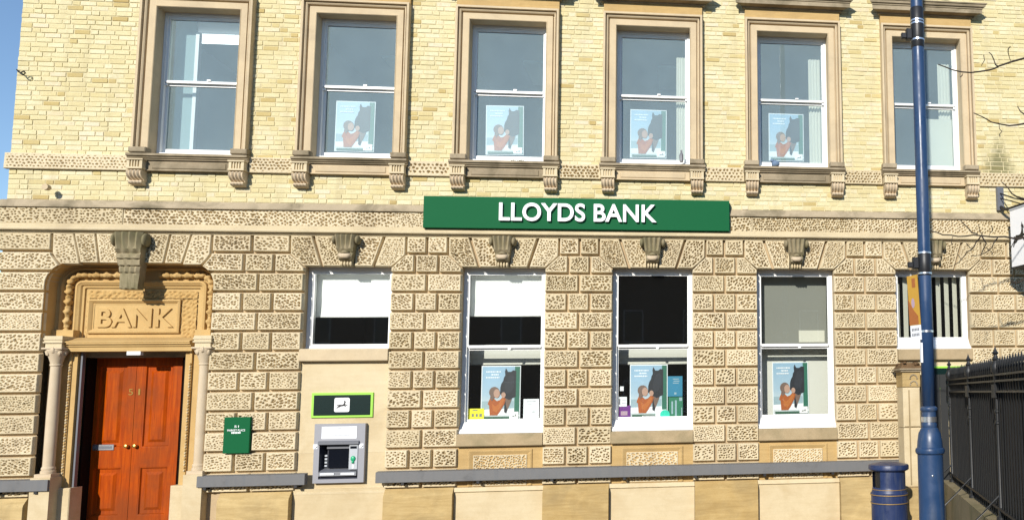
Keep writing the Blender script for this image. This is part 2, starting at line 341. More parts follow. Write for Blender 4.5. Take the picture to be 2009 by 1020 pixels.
def verm(name, L, R, yf, yb, parent, mat, depth=.064, margin=.019, res=.0058, flare=.009, cell=.0345, jit=.48):
    """vermiculated stone: rows from top to bottom, left and right edges as polylines [(z, x), ...] top first"""
    VSEED[0] += 1; sd = VSEED[0]; rr = random.Random(sd*31+5)
    zt, zb = L[0][0], L[-1][0]; w = max(R[0][1]-L[0][1], R[-1][1]-L[-1][1])
    if L[0][1] > 15.3: res = .012
    nz = max(8, int(round((zt-zb)/res))); nx = max(8, int(round(w/res)))
    z = np.linspace(zt, zb, nz+1)
    def ip(P): return np.interp(-z, [-p[0] for p in P], [p[1] for p in P])
    l, r = ip(L), ip(R); u = np.linspace(0, 1, nx+1)
    X = l[:, None]+u[None, :]*(r-l)[:, None]; Z = np.repeat(z[:, None], nx+1, 1)
    e = np.minimum(np.minimum(X-l[:, None], r[:, None]-X), np.minimum(zt-Z, Z-zb))
    mk = np.clip((e-margin)/.006, 0, 1)
    p = pits(X, Z, sd*3.37 % 97, cell*rr.uniform(.86, 1.16), rr.choice([1, 1, 1.12, 1.3, 1.6]) if jit > .3 else 1.15, rr.uniform(-.5, .9) if jit > .3 else 0., rr.uniform(.84, 1.16), jit)
    tx, tz = rr.uniform(-.006, .006), rr.uniform(-.006, .006); off = rr.uniform(-.004, .004)
    Y = yf+off+tx*(u[None, :]-.5)+tz*np.linspace(-.5, .5, nz+1)[:, None]+depth*rr.uniform(.65, 1.0)*p*mk+.007*np.clip(1-e/.008, 0, 1)**2
    Y = Y+.0018*np.sin(X*93+sd)*np.sin(Z*81+sd*2)
    V = np.stack([X, Y, Z], -1).reshape(-1, 3); idx = np.arange((nz+1)*(nx+1)).reshape(nz+1, nx+1)
    F = np.stack([idx[1:, :-1], idx[1:, 1:], idx[:-1, 1:], idx[:-1, :-1]], -1).reshape(-1, 4)
    loop = np.concatenate([idx[0, :-1], idx[:-1, -1], idx[-1, :0:-1], idx[:0:-1, 0]])
    B = V[loop].copy(); c = np.array([(l.mean()+r.mean())/2, 0, (zt+zb)/2])
    B[:, 0] += np.sign(B[:, 0]-c[0])*flare*(np.abs(B[:, 0]-c[0]) > w*.3); 
    top = np.isclose(B[:, 2], zt); bot = np.isclose(B[:, 2], zb); B[:, 2] += flare*top-flare*bot; B[:, 1] = yb
    n = len(V); k = len(loop); ring = n+np.arange(k)
    G = np.stack([loop, ring, np.roll(ring, -1), np.roll(loop, -1)], -1)[:, ::-1]
    return grid_mesh(name, np.vstack([V, B]), np.vstack([F, G]), mat, parent, rr.random())
def vrect(name, x0, x1, z0, z1, yf, yb, parent, mat, **k):
    return verm(name, [(z1, x0), (z0, x0)], [(z1, x1), (z0, x1)], yf, yb, parent, mat, **k)
def text_obj(txt, name, mat, x0, x1, z0, z1, y, depth, parent, bold=0., each=True, bev=0.):
    """lettering fitted into a box on the front, each letter a mesh of its own"""
    c = bpy.data.curves.new('t', 'FONT'); c.body = txt; c.extrude = .02; c.offset = bold; c.space_character = 1.02
    o = bpy.data.objects.new('t', c); col.objects.link(o); dg = bpy.context.evaluated_depsgraph_get(); dg.update()
    me = bpy.data.meshes.new_from_object(o.evaluated_get(dg)); bpy.data.objects.remove(o)
    co = np.array([v.co for v in me.vertices]); mn, mx = co.min(0), co.max(0)
    P = np.stack([x0+(co[:, 0]-mn[0])/(mx[0]-mn[0])*(x1-x0), y-depth*(co[:, 2]-mn[2])/max(1e-6, mx[2]-mn[2]), z0+(co[:, 1]-mn[1])/(mx[1]-mn[1])*(z1-z0)], -1)
    for v, p in zip(me.vertices, P): v.co = p
    bm = bmesh.new(); bm.from_mesh(me); bmesh.ops.remove_doubles(bm, verts=bm.verts, dist=1e-5); bm.to_mesh(me)
    if not each:
        bm.free(); me.name = name; me.materials.clear(); me.materials.append(mat); return [link(bpy.data.objects.new(name, me), parent)]
    seen = set(); out = []; isl = []
    for f in bm.faces:
        if f.index in seen: continue
        st = [f]; seen.add(f.index); g = []
        while st:
            q = st.pop(); g.append(q)
            for e in q.edges:
                for h in e.link_faces:
                    if h.index not in seen: seen.add(h.index); st.append(h)
        isl.append(g)
    for g in sorted(isl, key=lambda g: g[0].calc_center_median().x):
        b = MB(); mp = {}
        for f in g:
            for v in f.verts:
                if v.index not in mp: mp[v.index] = len(b.v); b.v.append(tuple(v.co))
            b.f.append(tuple(mp[v.index] for v in f.verts)); b.t.append(.5)
        out.append(b.build(name, mat, parent))
    bm.free(); bpy.data.meshes.remove(me); return out
def poly(name, pts, y, mat, parent, th=.0008):
    return MB().prism(pts, y-th, y).build(name, mat, parent)

# ------------------------------------------------------------------ ground
def sheet(name, x0, x1, y0, y1, z, mat):
    b = MB(); b.add([(x0, y0, z), (x1, y0, z), (x1, y1, z), (x0, y1, z)], [(0, 1, 2, 3)]); return tag(b.build(name, M[mat], fix=False), kind='structure')
sheet('ground', -1500, 1500, -1500, 1500, GROUND-.16, 'far')
sheet('road', -300, 300, -16, -6.2, GROUND-.13, 'asphalt')
tag(MB().box(-300, 300, -6.05, .3, GROUND-.15, GROUND).build('pavement', M['paving']), kind='structure')
tag(MB().box(-300, 300, -33.0, -16.05, GROUND-.15, GROUND-.002).build('far_pavement', M['paving']), kind='structure')
tag(MB().box(-300, 300, -6.2, -6.052, GROUND-.15, GROUND-.006).build('kerb', M['kerb']), kind='structure')

def opposite():  # terrace out of view, added so the ground-floor panes reflect something dark
    t = tag(empty('added_terrace', (8, -33, GROUND)), 'dark brick terrace across the street, out of view, added to darken the pane reflections', 'building')
    y = -33; zt = GROUND+8.6; m = plain('dark_red_brick', (.12, .06, .04), .95, var=.3, scale=9); mg = plain('dark_pane', (.02, .025, .03), .1, bmp=0)
    MB().box(-45, 60, y-8, y, GROUND-.05, zt).build('wall', m, t)
    MB().prism([(-45.5, zt), (60.5, zt), (60.5, zt+.001)], 0, 0) if False else None
    b = MB(); b.add([(-45.5, y+.4, zt), (60.5, y+.4, zt), (60.5, y-4, zt+2.6), (-45.5, y-4, zt+2.6), (-45.5, y-8.4, zt), (60.5, y-8.4, zt)], [(0, 1, 2, 3), (3, 2, 5, 4), (0, 3, 4), (1, 5, 2), (0, 4, 5, 1)]); b.build('roof', M['lead'], t)
    x = -43
    while x < 58:
        for z in (1.0, 4.9):
            w = MB().box(x, x+1.1, y+.002, y+.05, GROUND+z, GROUND+z+1.8).build('window', M['white'], t); MB().box(x+.07, x+1.03, y+.051, y+.06, GROUND+z+.07, GROUND+z+1.73).build('pane', mg, w)
        x += 3.3
opposite()
# ------------------------------------------------------------------ the bank
CX = [2.466+2.2297*k for k in range(6)]          # window axes
XL, XR = .05, 16.1; H = .2877; ZTOP = 5.0
bank = tag(empty('bank_building', (8, 0, GROUND)), 'yellow brick bank building with rough buff stone ground floor', 'building')
UO = .576; UZ0, UZ1 = 1.155, 3.38              # upper window opening
GO = .614; GZ1 = -.475                           # ground-floor opening
DX0, DX1, DZ = .645, 2.86, -.45                  # door recess
def wall(name, y, xs, zs, holes, mat, parent):
    xs = sorted(set(xs)); zs = sorted(set(zs)); b = MB()
    for i in range(len(xs)-1):
        for j in range(len(zs)-1):
            mx, mz = (xs[i]+xs[i+1])/2, (zs[j]+zs[j+1])/2
            if any(h[0] < mx < h[1] and h[2] < mz < h[3] for h in holes): continue
            b.add([(xs[i], y, zs[j]), (xs[i+1], y, zs[j]), (xs[i+1], y, zs[j+1]), (xs[i], y, zs[j+1])], [(0, 1, 2, 3)], .4)
    return b.build(name, M[mat], parent, fix=False)
# -- upper wall: mortar bed with every brick laid on it
uh = [(c-.70, c+.70, 1.0, 3.5) for c in CX]
bw = wall('brick_wall', .009, [XL, XR]+[h[i] for h in uh for i in (0, 1)], [.40, ZTOP, 1.0, 3.5], uh, 'mortar', bank)
excl = [(c-.765, c+.765, 1.1, 3.60) for c in CX]
def brick_courses():
    out = []; z = .462; k = 0
    while z < 4.55:
        z1 = z+.0645
        if not (.885 < (z+z1)/2 < 1.135):
            x = XL-[0, .115, .06, .175][k % 4]; i = k
            while x < XR:
                stretch = (i % 4 != 3) if k % 3 else (i % 2 == 0); w = .212 if stretch else .1025
                a, b = max(x, XL), min(x+w, XR); x += w+.0085; i += 1
                segs = [(a, b)]
                for e in excl:
                    if e[2] < (z+z1)/2 < e[3]:
                        s2 = []
                        for p, q in segs:
                            if q <= e[0] or p >= e[1]: s2.append((p, q)); continue
                            if p < e[0]-.03: s2.append((p, e[0]))
                            if q > e[1]+.03: s2.append((e[1], q))
                        segs = s2
                for p, q in segs:
                    if q-p > .025: out.append((p, q, z, z1))
        z += .0727; k += 1
    return out
def brick_mesh(b, p, q, z, z1):
    t = random.random(); t = .32+.68*t if random.random() > .085 else t*.24
    j = lambda a: random.uniform(-a*1.3, a*1.3); y = random.uniform(-.003, .004)
    c = .004
    V = [(p+j(.002), .016, z+j(.002)), (q+j(.002), .016, z+j(.002)), (q+j(.002), .016, z1+j(.002)), (p+j(.002), .016, z1+j(.002))]
    W = [(V[0][0]+c, y+j(.0015), V[0][2]+c), (V[1][0]-c, y+j(.0015), V[1][2]+c), (V[2][0]-c, y+j(.0015), V[2][2]-c), (V[3][0]+c, y+j(.0015), V[3][2]-c)]
    b.add(V+W, [(4, 5, 6, 7), (0, 1, 5, 4), (1, 2, 6, 5), (2, 3, 7, 6), (3, 0, 4, 7)], t); return b
BR = brick_courses()
near = [r for r in BR if r[1] < 1.72 and 1.1 < r[2] < 3.42]; near = near[:300]; ns = set(near)
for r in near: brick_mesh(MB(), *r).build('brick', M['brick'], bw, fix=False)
rest = MB()
for r in BR:
    if r not in ns: brick_mesh(rest, *r)
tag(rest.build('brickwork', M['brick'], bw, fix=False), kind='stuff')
# side walls, back and roof: closes the building
b = MB(); b.box(XL+.001, XL+.3, .05, 8, GROUND, ZTOP); b.box(XR-.3, XR, .05, 8, GROUND, ZTOP); b.box(XL+.3, XR-.3, 7.7, 8, GROUND, ZTOP); b.build('side_wall', M['mortar'], bank)
MB().box(XL-.1, XR+.1, -.25, 8.1, ZTOP, ZTOP+.35).build('eaves_cornice', M['stone'], bank)
MB().add([(XL-.1, -.25, ZTOP+.35), (XR+.1, -.25, ZTOP+.35), (XR+.1, 8.1, ZTOP+.35), (XL-.1, 8.1, ZTOP+.35), (XL+3, 4, ZTOP+2.2), (XR-3, 4, ZTOP+2.2)],
         [(0, 1, 5, 4), (1, 2, 5), (2, 3, 4, 5), (3, 0, 4)]).build('roof', M['lead'], bank)
# moulded bracket on the side elevation, in profile against the sky
MB().prism([(-.075, 1.55), (.05, 1.50), (.05, 1.25), (.015, 1.24), (.01, 1.34), (-.02, 1.36), (-.03, 1.42), (-.06, 1.44), (-.065, 1.50)], .35, .75).build('side_bracket', M['moss'], bank)
# iron hook and pipe stub on the brickwork
MB().tube([(.06, .02, 2.33), (.09, -.06, 2.34), (.14, -.09, 2.31), (.17, -.09, 2.27), (.20, -.09, 2.25), (.23, -.09, 2.28), (.21, -.09, 2.31), (.17, -.09, 2.29)], .009, 6).build('iron_hook', M['black'], bank, True)
MB().lathe([(.0, 0), (.042, 0), (.045, .03), (.04, .07), (.022, .10), (.0, .10)], 0, 0, 14).build('pipe_stub', M['dress'], bank, True).matrix_basis = Matrix.Translation((.665, -.09, .60)) @ Matrix.Rotation(math.radians(-90), 4, 'X') @ Matrix.Translation((0, 0, -.10))

# -- rusticated ground floor
gw = [(c-GO, c+GO) for c in CX[1:]]; GBOT = {1: -3.45, 2: -3.7, 3: -3.7, 4: -3.7, 5: -3.7}
gh = [(a, b_, GROUND, GZ1) for a, b_ in gw]+[(DX0, DX1, GROUND-.1, DZ)]
rw = wall('stone_wall', .044, [XL-.03, XR]+[h[i] for h in gh for i in (0, 1)], [GROUND-.1, GZ1, DZ, .12], gh, 'joint', bank)
b = MB()   # rounded corners of the door recess
def arc(cx, cz, r, a0, a1, n=10): return [(cx+r*math.cos(math.radians(a0+(a1-a0)*i/n)), cz+r*math.sin(math.radians(a0+(a1-a0)*i/n))) for i in range(n+1)]
RC = .32
b.prism([(DX0-.004, DZ+.004)]+arc(DX0+RC, DZ-RC, RC, 180, 90), .041, .22); b.prism([(DX1+.004, DZ+.004)]+arc(DX1-RC, DZ-RC, RC, 90, 0), .041, .22)
b.build('arch_spandrel', M['joint'], bank)
b = MB()   # jambs and heads of the ground-floor openings
for a, c in gw:
    b.box(a-.03, a, .043, .36, GROUND, GZ1+.02); b.box(c, c+.03, .043, .36, GROUND, GZ1+.02); b.box(a, c, .043, .36, GZ1, GZ1+.04)
b.build('window_reveal', M['joint'], bank)
G = .0225                                          # half joint
def block(L, R): return verm('stone_block', L, R, -.028, .052, rw, M['stone'])
def row_fill(k, xa, xb, n, la=None, rb=None):
    zt, zb = -(k-1)*H-(G if k > 1 else .035), -k*H+G; xs = [xa+(xb-xa)*i/n for i in range(n+1)]
    for i in range(1, n): xs[i] += random.uniform(-.012, .012)
    for i in range(n):
        L = la if (i == 0 and la) else [(zt, xs[i]+(G if i else .004)), (zb, xs[i]+(G if i else .004))]
        R = rb if (i == n-1 and rb) else [(zt, xs[i+1]-(G if i < n-1 else .004)), (zb, xs[i+1]-(G if i < n-1 else .004))]
        block(L, R)
def vous(cx, s):                                  # flat-arch stones of a ground-floor window, side s
    zt, zb = -.035, GZ1
    A = [(zt, cx+s*(.80)), (-.305, cx+s*.795), (-.40, cx+s*.70), (zb, cx+s*.612)]; J1 = [(zt, cx+s*(.50+G)), (zb, cx+s*(.362+G))]
    J2 = [(zt, cx+s*(.50-G)), (zb, cx+s*(.362-G))]; K = [(zt, cx+s*.10), (zb, cx+s*.10)]
    for p, q in ((A, J1), (J2, K)): block(*((p, q) if s < 0 else (q, p)))
for c in CX[1:]: vous(c, -1); vous(c, 1)
# door arch stones
dc = (DX0+DX1)/2
for s in (-1, 1):
    e = lambda d: dc+s*d
    zt, zb = -.035, DZ
    A = [(zt, e(1.045)), (-.32, e(1.035)), (-.40, e(.985)), (-.468, e(.925))]; J = [(zt, e(.79)), (-.468, e(.685))]
    block(*((A, J) if s < 0 else (J, A)))
    A = [(zt, e(.765)), (zb, e(.66))]; J = [(zt, e(.51)), (zb, e(.44))]; block(*((A, J) if s < 0 else (J, A)))
    A = [(zt, e(.482)), (zb, e(.412))]; J = [(zt, e(.12)), (zb, e(.12))]; block(*((A, J) if s < 0 else (J, A)))
piers = [(XL-.05, DX0, 'L'), (DX1, gw[0][0], 'D')]+[(gw[i][1], gw[i+1][0], 'P') for i in range(4)]+[(gw[4][1], XR, 'R')]
def curve_edge(s, z0, z1, n=6):                   # door-recess outline between two heights
    out = []
    for i in range(n+1):
        z = z0+(z1-z0)*i/n; d = z-(DZ-RC)
        x = RC-math.sqrt(max(0, RC*RC-d*d)) if d > 0 else 0
        out.append((z, DX0+x-.004 if s < 0 else DX1-x+.004))
    return out
for k in range(1, 14):
    zt, zb = -(k-1)*H-(G if k > 1 else .035), -k*H+G
    for a, c, t in piers:
        odd = k % 2 == 1
        if t == 'L':
            if k == 1: row_fill(k, a, dc-1.075, 1)
            elif k == 2: row_fill(k, a, c, 1, rb=[(zt, dc-1.065), (-.345, dc-1.062), (-.49, dc-.955)]+curve_edge(-1, -.50, zb))
            elif k == 3: row_fill(k, a, c, 1, rb=curve_edge(-1, zt, zb))
            else: row_fill(k, a, c, 1)
            continue
        if t == 'D':
            if k == 1: row_fill(k, dc+1.075, c-.215, 2)
            elif k == 2: row_fill(k, a, c, 3, la=[(zt, dc+1.065), (-.345, dc+1.062), (-.49, dc+.955)]+curve_edge(1, -.50, zb), rb=[(zt, c-.205), (-.40, c-.105), (GZ1-.03, c-.004), (zb, c-.004)])
            elif k == 3: row_fill(k, a, c, 2, la=curve_edge(1, zt, zb))
            else: row_fill(k, a, c, 2 if odd else 3)
            continue
        Lc = [(zt, a+.205), (-.40, a+.105), (GZ1-.03, a+.004), (zb, a+.004)]; Rc = [(zt, c-.205), (-.40, c-.105), (GZ1-.03, c-.004), (zb, c-.004)]
        if t == 'P':
            if k == 1: row_fill(k, a+.215, c-.215, 2)
            elif k == 2: row_fill(k, a, c, 3, la=Lc, rb=Rc)
            else: row_fill(k, a, c, 2 if odd else 3)
        else:
            n = 4 if odd else 5
            if k == 1: row_fill(k, a+.215, c, 4)
            elif k == 2: row_fill(k, a, c, 5, la=Lc)
            else: row_fill(k, a, c, n)
# -- string course under the first floor
MB().extrude_x([(.02, .46), (-.02, .452), (-.085, .355), (-.085, .338), (-.05, .335), (.02, .335)], XL-.06, XR).build('weathered_ledge', M['weather'], bank)
x = XL-.05; i = 0
while x < XR-.1:
    w = min([1.62, 1.95, 1.78][i % 3], XR-x); vrect('string_stone', x+.002, x+w-.002, .100, .334, -.052, .03, bank, M['stone'], depth=.06, margin=.010, flare=0, cell=.041); x += w; i += 1
MB().extrude_x([(.03, .0995), (-.066, .0995), (-.068, .075), (-.085, .070), (-.085, .052), (-.098, .048), (-.105, .020), (-.098, .006), (-.06, .002), (-.06, -.012), (-.035, -.016), (-.03, -.032), (.03, -.033)], XL-.07, XR).build('cornice', M['stone'], bank, 30)
# -- patterned band between the upper windows
xs = [XL-.045]+[v for c in CX for v in (c-.80, c+.80)]+[XR]
for i in range(0, len(xs), 2):
    vrect('band_stone', xs[i], xs[i+1], .898, 1.128, -.045, .02, bank, M['stone'], margin=.026, flare=0, cell=.05, depth=.055, jit=.22)
# -- upper windows
def upper_window(k, c):
    w = MB()     # box frame
    y0, y1 = .145, .28
    w.box(c-UO, c-UO+.042, y0, y1, UZ0, UZ1); w.box(c+UO-.042, c+UO, y0, y1, UZ0, UZ1); w.box(c-UO+.042, c+UO-.042, y0, y1, UZ1-.045, UZ1); w.box(c-UO+.042, c+UO-.042, y0-.03, y1, UZ0-.02, UZ0+.06)
    win = tag(w.build('window', M['white'], bank), ['tall white sash window with a lit strip lamp inside', 'white sash window with a poster, above the cash machine', 'white sash window with a poster and weeds on its sill', 'white sash window with a poster and cream curtain, above the dark green-lit ground window', 'white sash window with a poster, right of the green sign', 'sash window half hidden by the blue lamp post'][k])
    s = MB(); a, d = c-UO+.043, c+UO-.043; mz = 2.31
    s.box(a, a+.028, .165, .20, mz, UZ1-.047, .5); s.box(d-.028, d, .165, .20, mz, UZ1-.047, .5); s.box(a+.028, d-.028, .165, .20, UZ1-.095, UZ1-.047, .5); s.box(a+.028, d-.028, .158, .20, mz-.012, mz+.022, .5)
    for hx in (a, d-.03): s.box(hx, hx+.03, .17, .198, mz-.05, mz-.013, .5)
    s.box(c+.06, c+.11, .14, .158, mz+.024, mz+.045, .5); s.build('upper_sash', M['white'], win)
    s = MB(); s.box(a, a+.030, .208, .245, UZ0+.062, mz-.002, .5); s.box(d-.030, d, .208, .245, UZ0+.062, mz-.002, .5); s.box(a+.030, d-.030, .208, .245, UZ0+.062, UZ0+.14, .5); s.box(a+.030, d-.030, .208, .245, mz-.045, mz-.003, .5)
    s.build('lower_sash', M['white'], win)
    for z0, z1, y in ((mz+.02, UZ1-.09, .182), (UZ0+.13, mz-.04, .226)):
        MB().add([(a+.02, y, z0), (d-.02, y, z0), (d-.02, y, z1), (a+.02, y, z1)], [(0, 1, 2, 3)]).build('pane', M['glass_up'], win, fix=False)
    b = MB(); b.box(c-UO-.1, c-UO, .0, .33, UZ0, UZ1); b.box(c+UO, c+UO+.1, .0, .33, UZ0, UZ1); b.box(c-UO-.1, c+UO+.1, .0, .33, UZ1, UZ1+.1); b.box(c-UO-.1, c+UO+.1, .0, .33, UZ0-.12, UZ0); b.build('reveal', M['dress'], win)
    # moulded stone surround: profile swept up, over and down
    prof = [(0, -.001), (0, -.052), (.008, -.06), (.015, -.052), (.10, -.055), (.104, -.022), (.119, -.022), (.124, -.07), (.14, -.085), (.146, -.085), (.149, -.05), (.161, -.05), (.165, -.118), (.197, -.118), (.197, .01)]
    secs = []
    for px_, pz_ in (((-1), 0), (-1, 1), (1, 1), (1, 0)):
        secs.append([(c+px_*(UO+o), y, (UZ1+o) if pz_ else UZ0-.001) for o, y in prof])
    b = MB(); b.loft(secs, .5, False, True); b.build('surround', M['dress'], win, 25)
    for x0, x1 in ((c-.80, c-UO+.005), (c+UO-.005, c+.80)): MB().box(x0, x1, -.125, .02, UZ0-.002, UZ0+.075, None, .01).build('plinth_block', M['weather'], win)
    # frieze and hood
    MB().box(c-.772, c+.772, -.06, .02, UZ1+.199, 3.745, .5).build('frieze', M['ochre'], win)
    hp = [(.02, 3.746), (-.075, 3.746), (-.085, 3.772), (-.12, 3.776), (-.185, 3.776), (-.185, 3.842), (-.198, 3.846), (-.20, 3.862), (-.225, 3.872), (-.235, 3.905), (-.25, 3.91), (-.25, 3.928), (-.05, 3.985), (.02, 3.985)]
    secs = []
    for s_ in (-1, 1):
        secs.append([(c+s_*(.775+min(.22, max(0, -y-.03))), y, z) for y, z in hp])
    MB().loft(secs, .5, False, True).build('hood', M['weather'], win, 25)
    # sill, apron, corbels
    MB().extrude_x([(.1, UZ0-.003), (-.02, UZ0-.004), (-.145, UZ0-.025), (-.145, UZ0-.058), (-.12, UZ0-.064), (-.11, UZ0-.085), (-.09, UZ0-.092), (-.085, UZ0-.108), (.02, UZ0-.108)], c-.815, c+.815).build('sill', M['weather'], win, 25)
    b = MB(); b.box(c-.57, c+.57, -.055, .02, .905, 1.046, .5); b.box(c-.50, c+.50, -.068, -.054, .925, 1.012, .3, .008); b.box(c-.575, c+.575, -.075, .02, .892, .9045, .5); b.build('apron', M['dress'] if k % 2 else M['weather'], win)
    for s_ in (-1, 1): corbel(c+s_*.683, win)
def corbel(x, win):
    hw = .103; b = MB()
    # fluted block: section in plan with four flutes
    pl = [(-hw, .02), (-hw, -.15)]
    for i in range(4):
        u = -hw+.030+i*(2*hw-.060)/4; w = (2*hw-.060)/4
        pl += [(u+.006, -.15), (u+.012, -.128), (u+w-.012, -.128), (u+w-.006, -.15)]
    pl += [(hw, -.15), (hw, .02)]
    b.loft([[(x+u, v, z) for u, v in pl] for z in (.925, 1.025)], .6, True, True)
    b.box(x-hw-.012, x+hw+.012, -.165, .02, 1.026, 1.046, .5); b.box(x-hw-.006, x+hw+.006, -.16, .02, .898, .9245, .5)
    o = b.build('corbel', M['stone'], win)
    # scroll: ribbed S-curve below the block
    pr = [(-.095, .897), (-.145, .885), (-.175, .855), (-.170, .81), (-.13, .772), (-.085, .752), (-.078, .742), (-.118, .732), (-.13, .712), (-.115, .692), (-.06, .682), (-.02, .678)]
    n = 21; secs = []
    for i, (y, z) in enumerate(pr):
        rib = .034 if i < 6 else .012; hw2 = hw*(.93 if i < 7 else .86)
        row = [(x-hw2, .02, z)]
        for j in range(n):
            u = j/(n-1)*2-1; row.append((x+u*hw2, y+rib*(.5-.5*math.cos(u*math.pi*4))*.9+.05*max(0, abs(u)-.85), z))
        row.append((x+hw2, .02, z)); secs.append(row)
    b = MB(); b.loft(secs, .5, False, True); b.build('scroll', M['shaft'], win, 50)
for k, c in enumerate(CX): upper_window(k, c)

# -- ground-floor windows
def ground_window(k, c):
    zb = {1: -1.695, 5: -1.75}.get(k, -2.965); full = k in (2, 3, 4)
    y0, y1 = .165, .30; w = MB()
    w.box(c-GO, c-GO+.062, y0, y1, zb, GZ1-.002, .5); w.box(c+GO-.062, c+GO, y0, y1, zb, GZ1-.002, .5); w.box(c-GO+.062, c+GO-.062, y0, y1, GZ1-.062, GZ1-.002, .5)
    hs = .17 if full or k == 5 else .05
    w.extrude_x([(y1, zb+hs), (y0-.005, zb+hs-.005), (y0-.06 if hs > .1 else y0-.01, zb+hs*.45), (y0-.13 if hs > .1 else y0-.012, zb+.03), (y0-.13 if hs > .1 else y0-.012, zb), (y1, zb)], c-GO, c+GO, .5)
    win = tag(w.build('window', M['white'], bank), {1: 'short white window with half-drawn blind above the cash machine', 2: 'tall white window with half-drawn white blind and a poster', 3: 'tall white window with a dark upper pane and leaflets below', 4: 'tall white window with a white board behind its poster', 5: 'short white window with vertical blinds behind the lamp post'}[k])
    a, d = c-GO+.063, c+GO-.063; mz = -1.672; top = GZ1-.064
    if full:
        s = MB(); s.box(a, a+.018, .18, .215, mz, top, .5); s.box(d-.018, d, .18, .215, mz, top, .5); s.box(a+.018, d-.018, .18, .215, top-.035, top, .5); s.box(a+.018, d-.018, .172, .215, mz-.018, mz+.024, .5)
        s.box(c+.05, c+.09, .158, .172, mz-.05, mz-.02, .5); s.build('upper_sash', M['white'], win)
        lb = zb+hs
        s = MB(); s.box(a, a+.022, .222, .258, lb+.001, mz-.003, .5); s.box(d-.022, d, .222, .258, lb+.001, mz-.003, .5); s.box(a+.022, d-.022, .222, .258, mz-.05, mz-.004, .5); s.box(a+.022, d-.022, .222, .258, lb+.001, lb+.035, .5)
        s.build('lower_sash', M['white'], win)
        panes = ((mz+.02, top-.03, .197), (lb+.03, mz-.045, .24))
    else:
        s = MB(); s.box(a, a+.018, .18, .215, zb+hs+.001, top, .5); s.box(d-.018, d, .18, .215, zb+hs+.001, top, .5); s.box(a+.018, d-.018, .18, .215, top-.03, top, .5); s.box(a+.018, d-.018, .18, .215, zb+hs+.001, zb+hs+.025, .5); s.build('sash', M['white'], win)
        panes = ((zb+hs+.02, top-.025, .197),)
    for z0, z1, y in panes: MB().add([(a+.01, y, z0), (d-.01, y, z0), (d-.01, y, z1), (a+.01, y, z1)], [(0, 1, 2, 3)]).build('pane', M['glass_dn'], win, fix=False)
    sb = zb-.185 if k != 5 else zb-.18
    MB().extrude_x([(.2, zb-.002), (-.02, zb-.003), (-.05, zb-.025), (-.05, sb+.012), (-.04, sb), (.2, sb)], c-GO+.001, c+GO-.001, .5).build('sill', M['sill'] if k != 1 else M['dress'], win)
    if full:
        b = MB(); y = .03
        b.box(c-GO, c+GO, y, .2, -3.74, sb-.001, .5)
        ap = b.build('apron', M['ochre'], win)
        b = MB(); fx, fz = .46, sb-.055
        secs = [[(c-(fx-o), yy, z) for o, yy, z in ()] for _ in ()]
        prof = [(0, .031), (0, .012), (.02, .004), (.04, .012), (.06, .024), (.075, .031)]
        pts = [(-1, 0), (-1, 1), (1, 1), (1, 0)]
        b.loft([[(c+px_*(fx-o), yy, (fz-o) if pz_ else -3.735) for o, yy in prof] for px_, pz_ in pts], .5, False, True); b.build('apron_moulding', M['ochre'], win, 25)
        vrect('apron_panel', c-.385, c+.385, -3.73, fz-.078, .012, .035, win, M['stone'], margin=.012, flare=0)
        b = MB(); b.box(c-GO-.02, c+GO+.02, -.012, .2, GROUND-.05, -3.742, .5); b.extrude_x([(.1, -3.741), (-.02, -3.741), (-.04, -3.80), (-.013, -3.815), (.1, -3.815)], c-GO-.02, c+GO+.02, .7); b.build('dado', M['pale'], win)
for k in range(1, 6): ground_window(k, CX[k])
# smooth panel under the first ground window, with the cash machine let into it
c = CX[1]
b = MB(); hx0, hx1, hz0, hz1 = 4.36, 5.005, -3.60, -2.81
b.box(c-GO, c+GO, .045, .25, hz1, -1.882, .75); b.box(c-GO, hx0, .045, .25, -3.205, hz1, .75); b.box(hx1, c+GO, .045, .25, -3.205, hz1, .75); b.build('ashlar_panel', M['pale'], bank)
b = MB(); b.box(c-GO, hx0, .0455, .25, hz0, -3.206, .35); b.box(hx1, c+GO, .0455, .25, hz0, -3.206, .35); b.box(c-GO, c+GO, .0455, .25, -3.70, hz0, .35); b.box(c-GO-.02, c+GO+.02, .01, .2, GROUND-.05, -3.71, .2); b.extrude_x([(.1, -3.706), (.044, -3.70), (.006, -3.76), (.006, -3.79), (.1, -3.79)], c-GO-.02, c+GO+.02, .6); b.build('lower_ashlar', M['pale'], bank)
c = CX[5]
b = MB(); b.box(c-GO, c+GO, .03, .25, GROUND-.05, -1.932, .7); b.build('ashlar_panel', M['pale'], bank)
# plinth stones under the piers
for a, c_, t in piers:
    x0, x1 = (a-.03, c_-.0) if t == 'L' else (a+.021, c_-.021) if t not in 'DR' else (a+.25 if t == 'D' else a+.021, c_-.021 if t == 'D' else c_)
    n = max(1, int(round((x1-x0)/1.0))); 
    for i in range(n):
        p, q = x0+(x1-x0)*i/n, x0+(x1-x0)*(i+1)/n
        b = MB(); b.extrude_x([(.1, -3.735), (-.03, -3.736), (-.05, -3.765), (-.105, -3.83), (-.11, -3.86), (-.11, GROUND-.05), (.1, GROUND-.05)], p+.003, q-.003, random.random()); b.build('plinth_stone', M['plinth'], bank, 20)
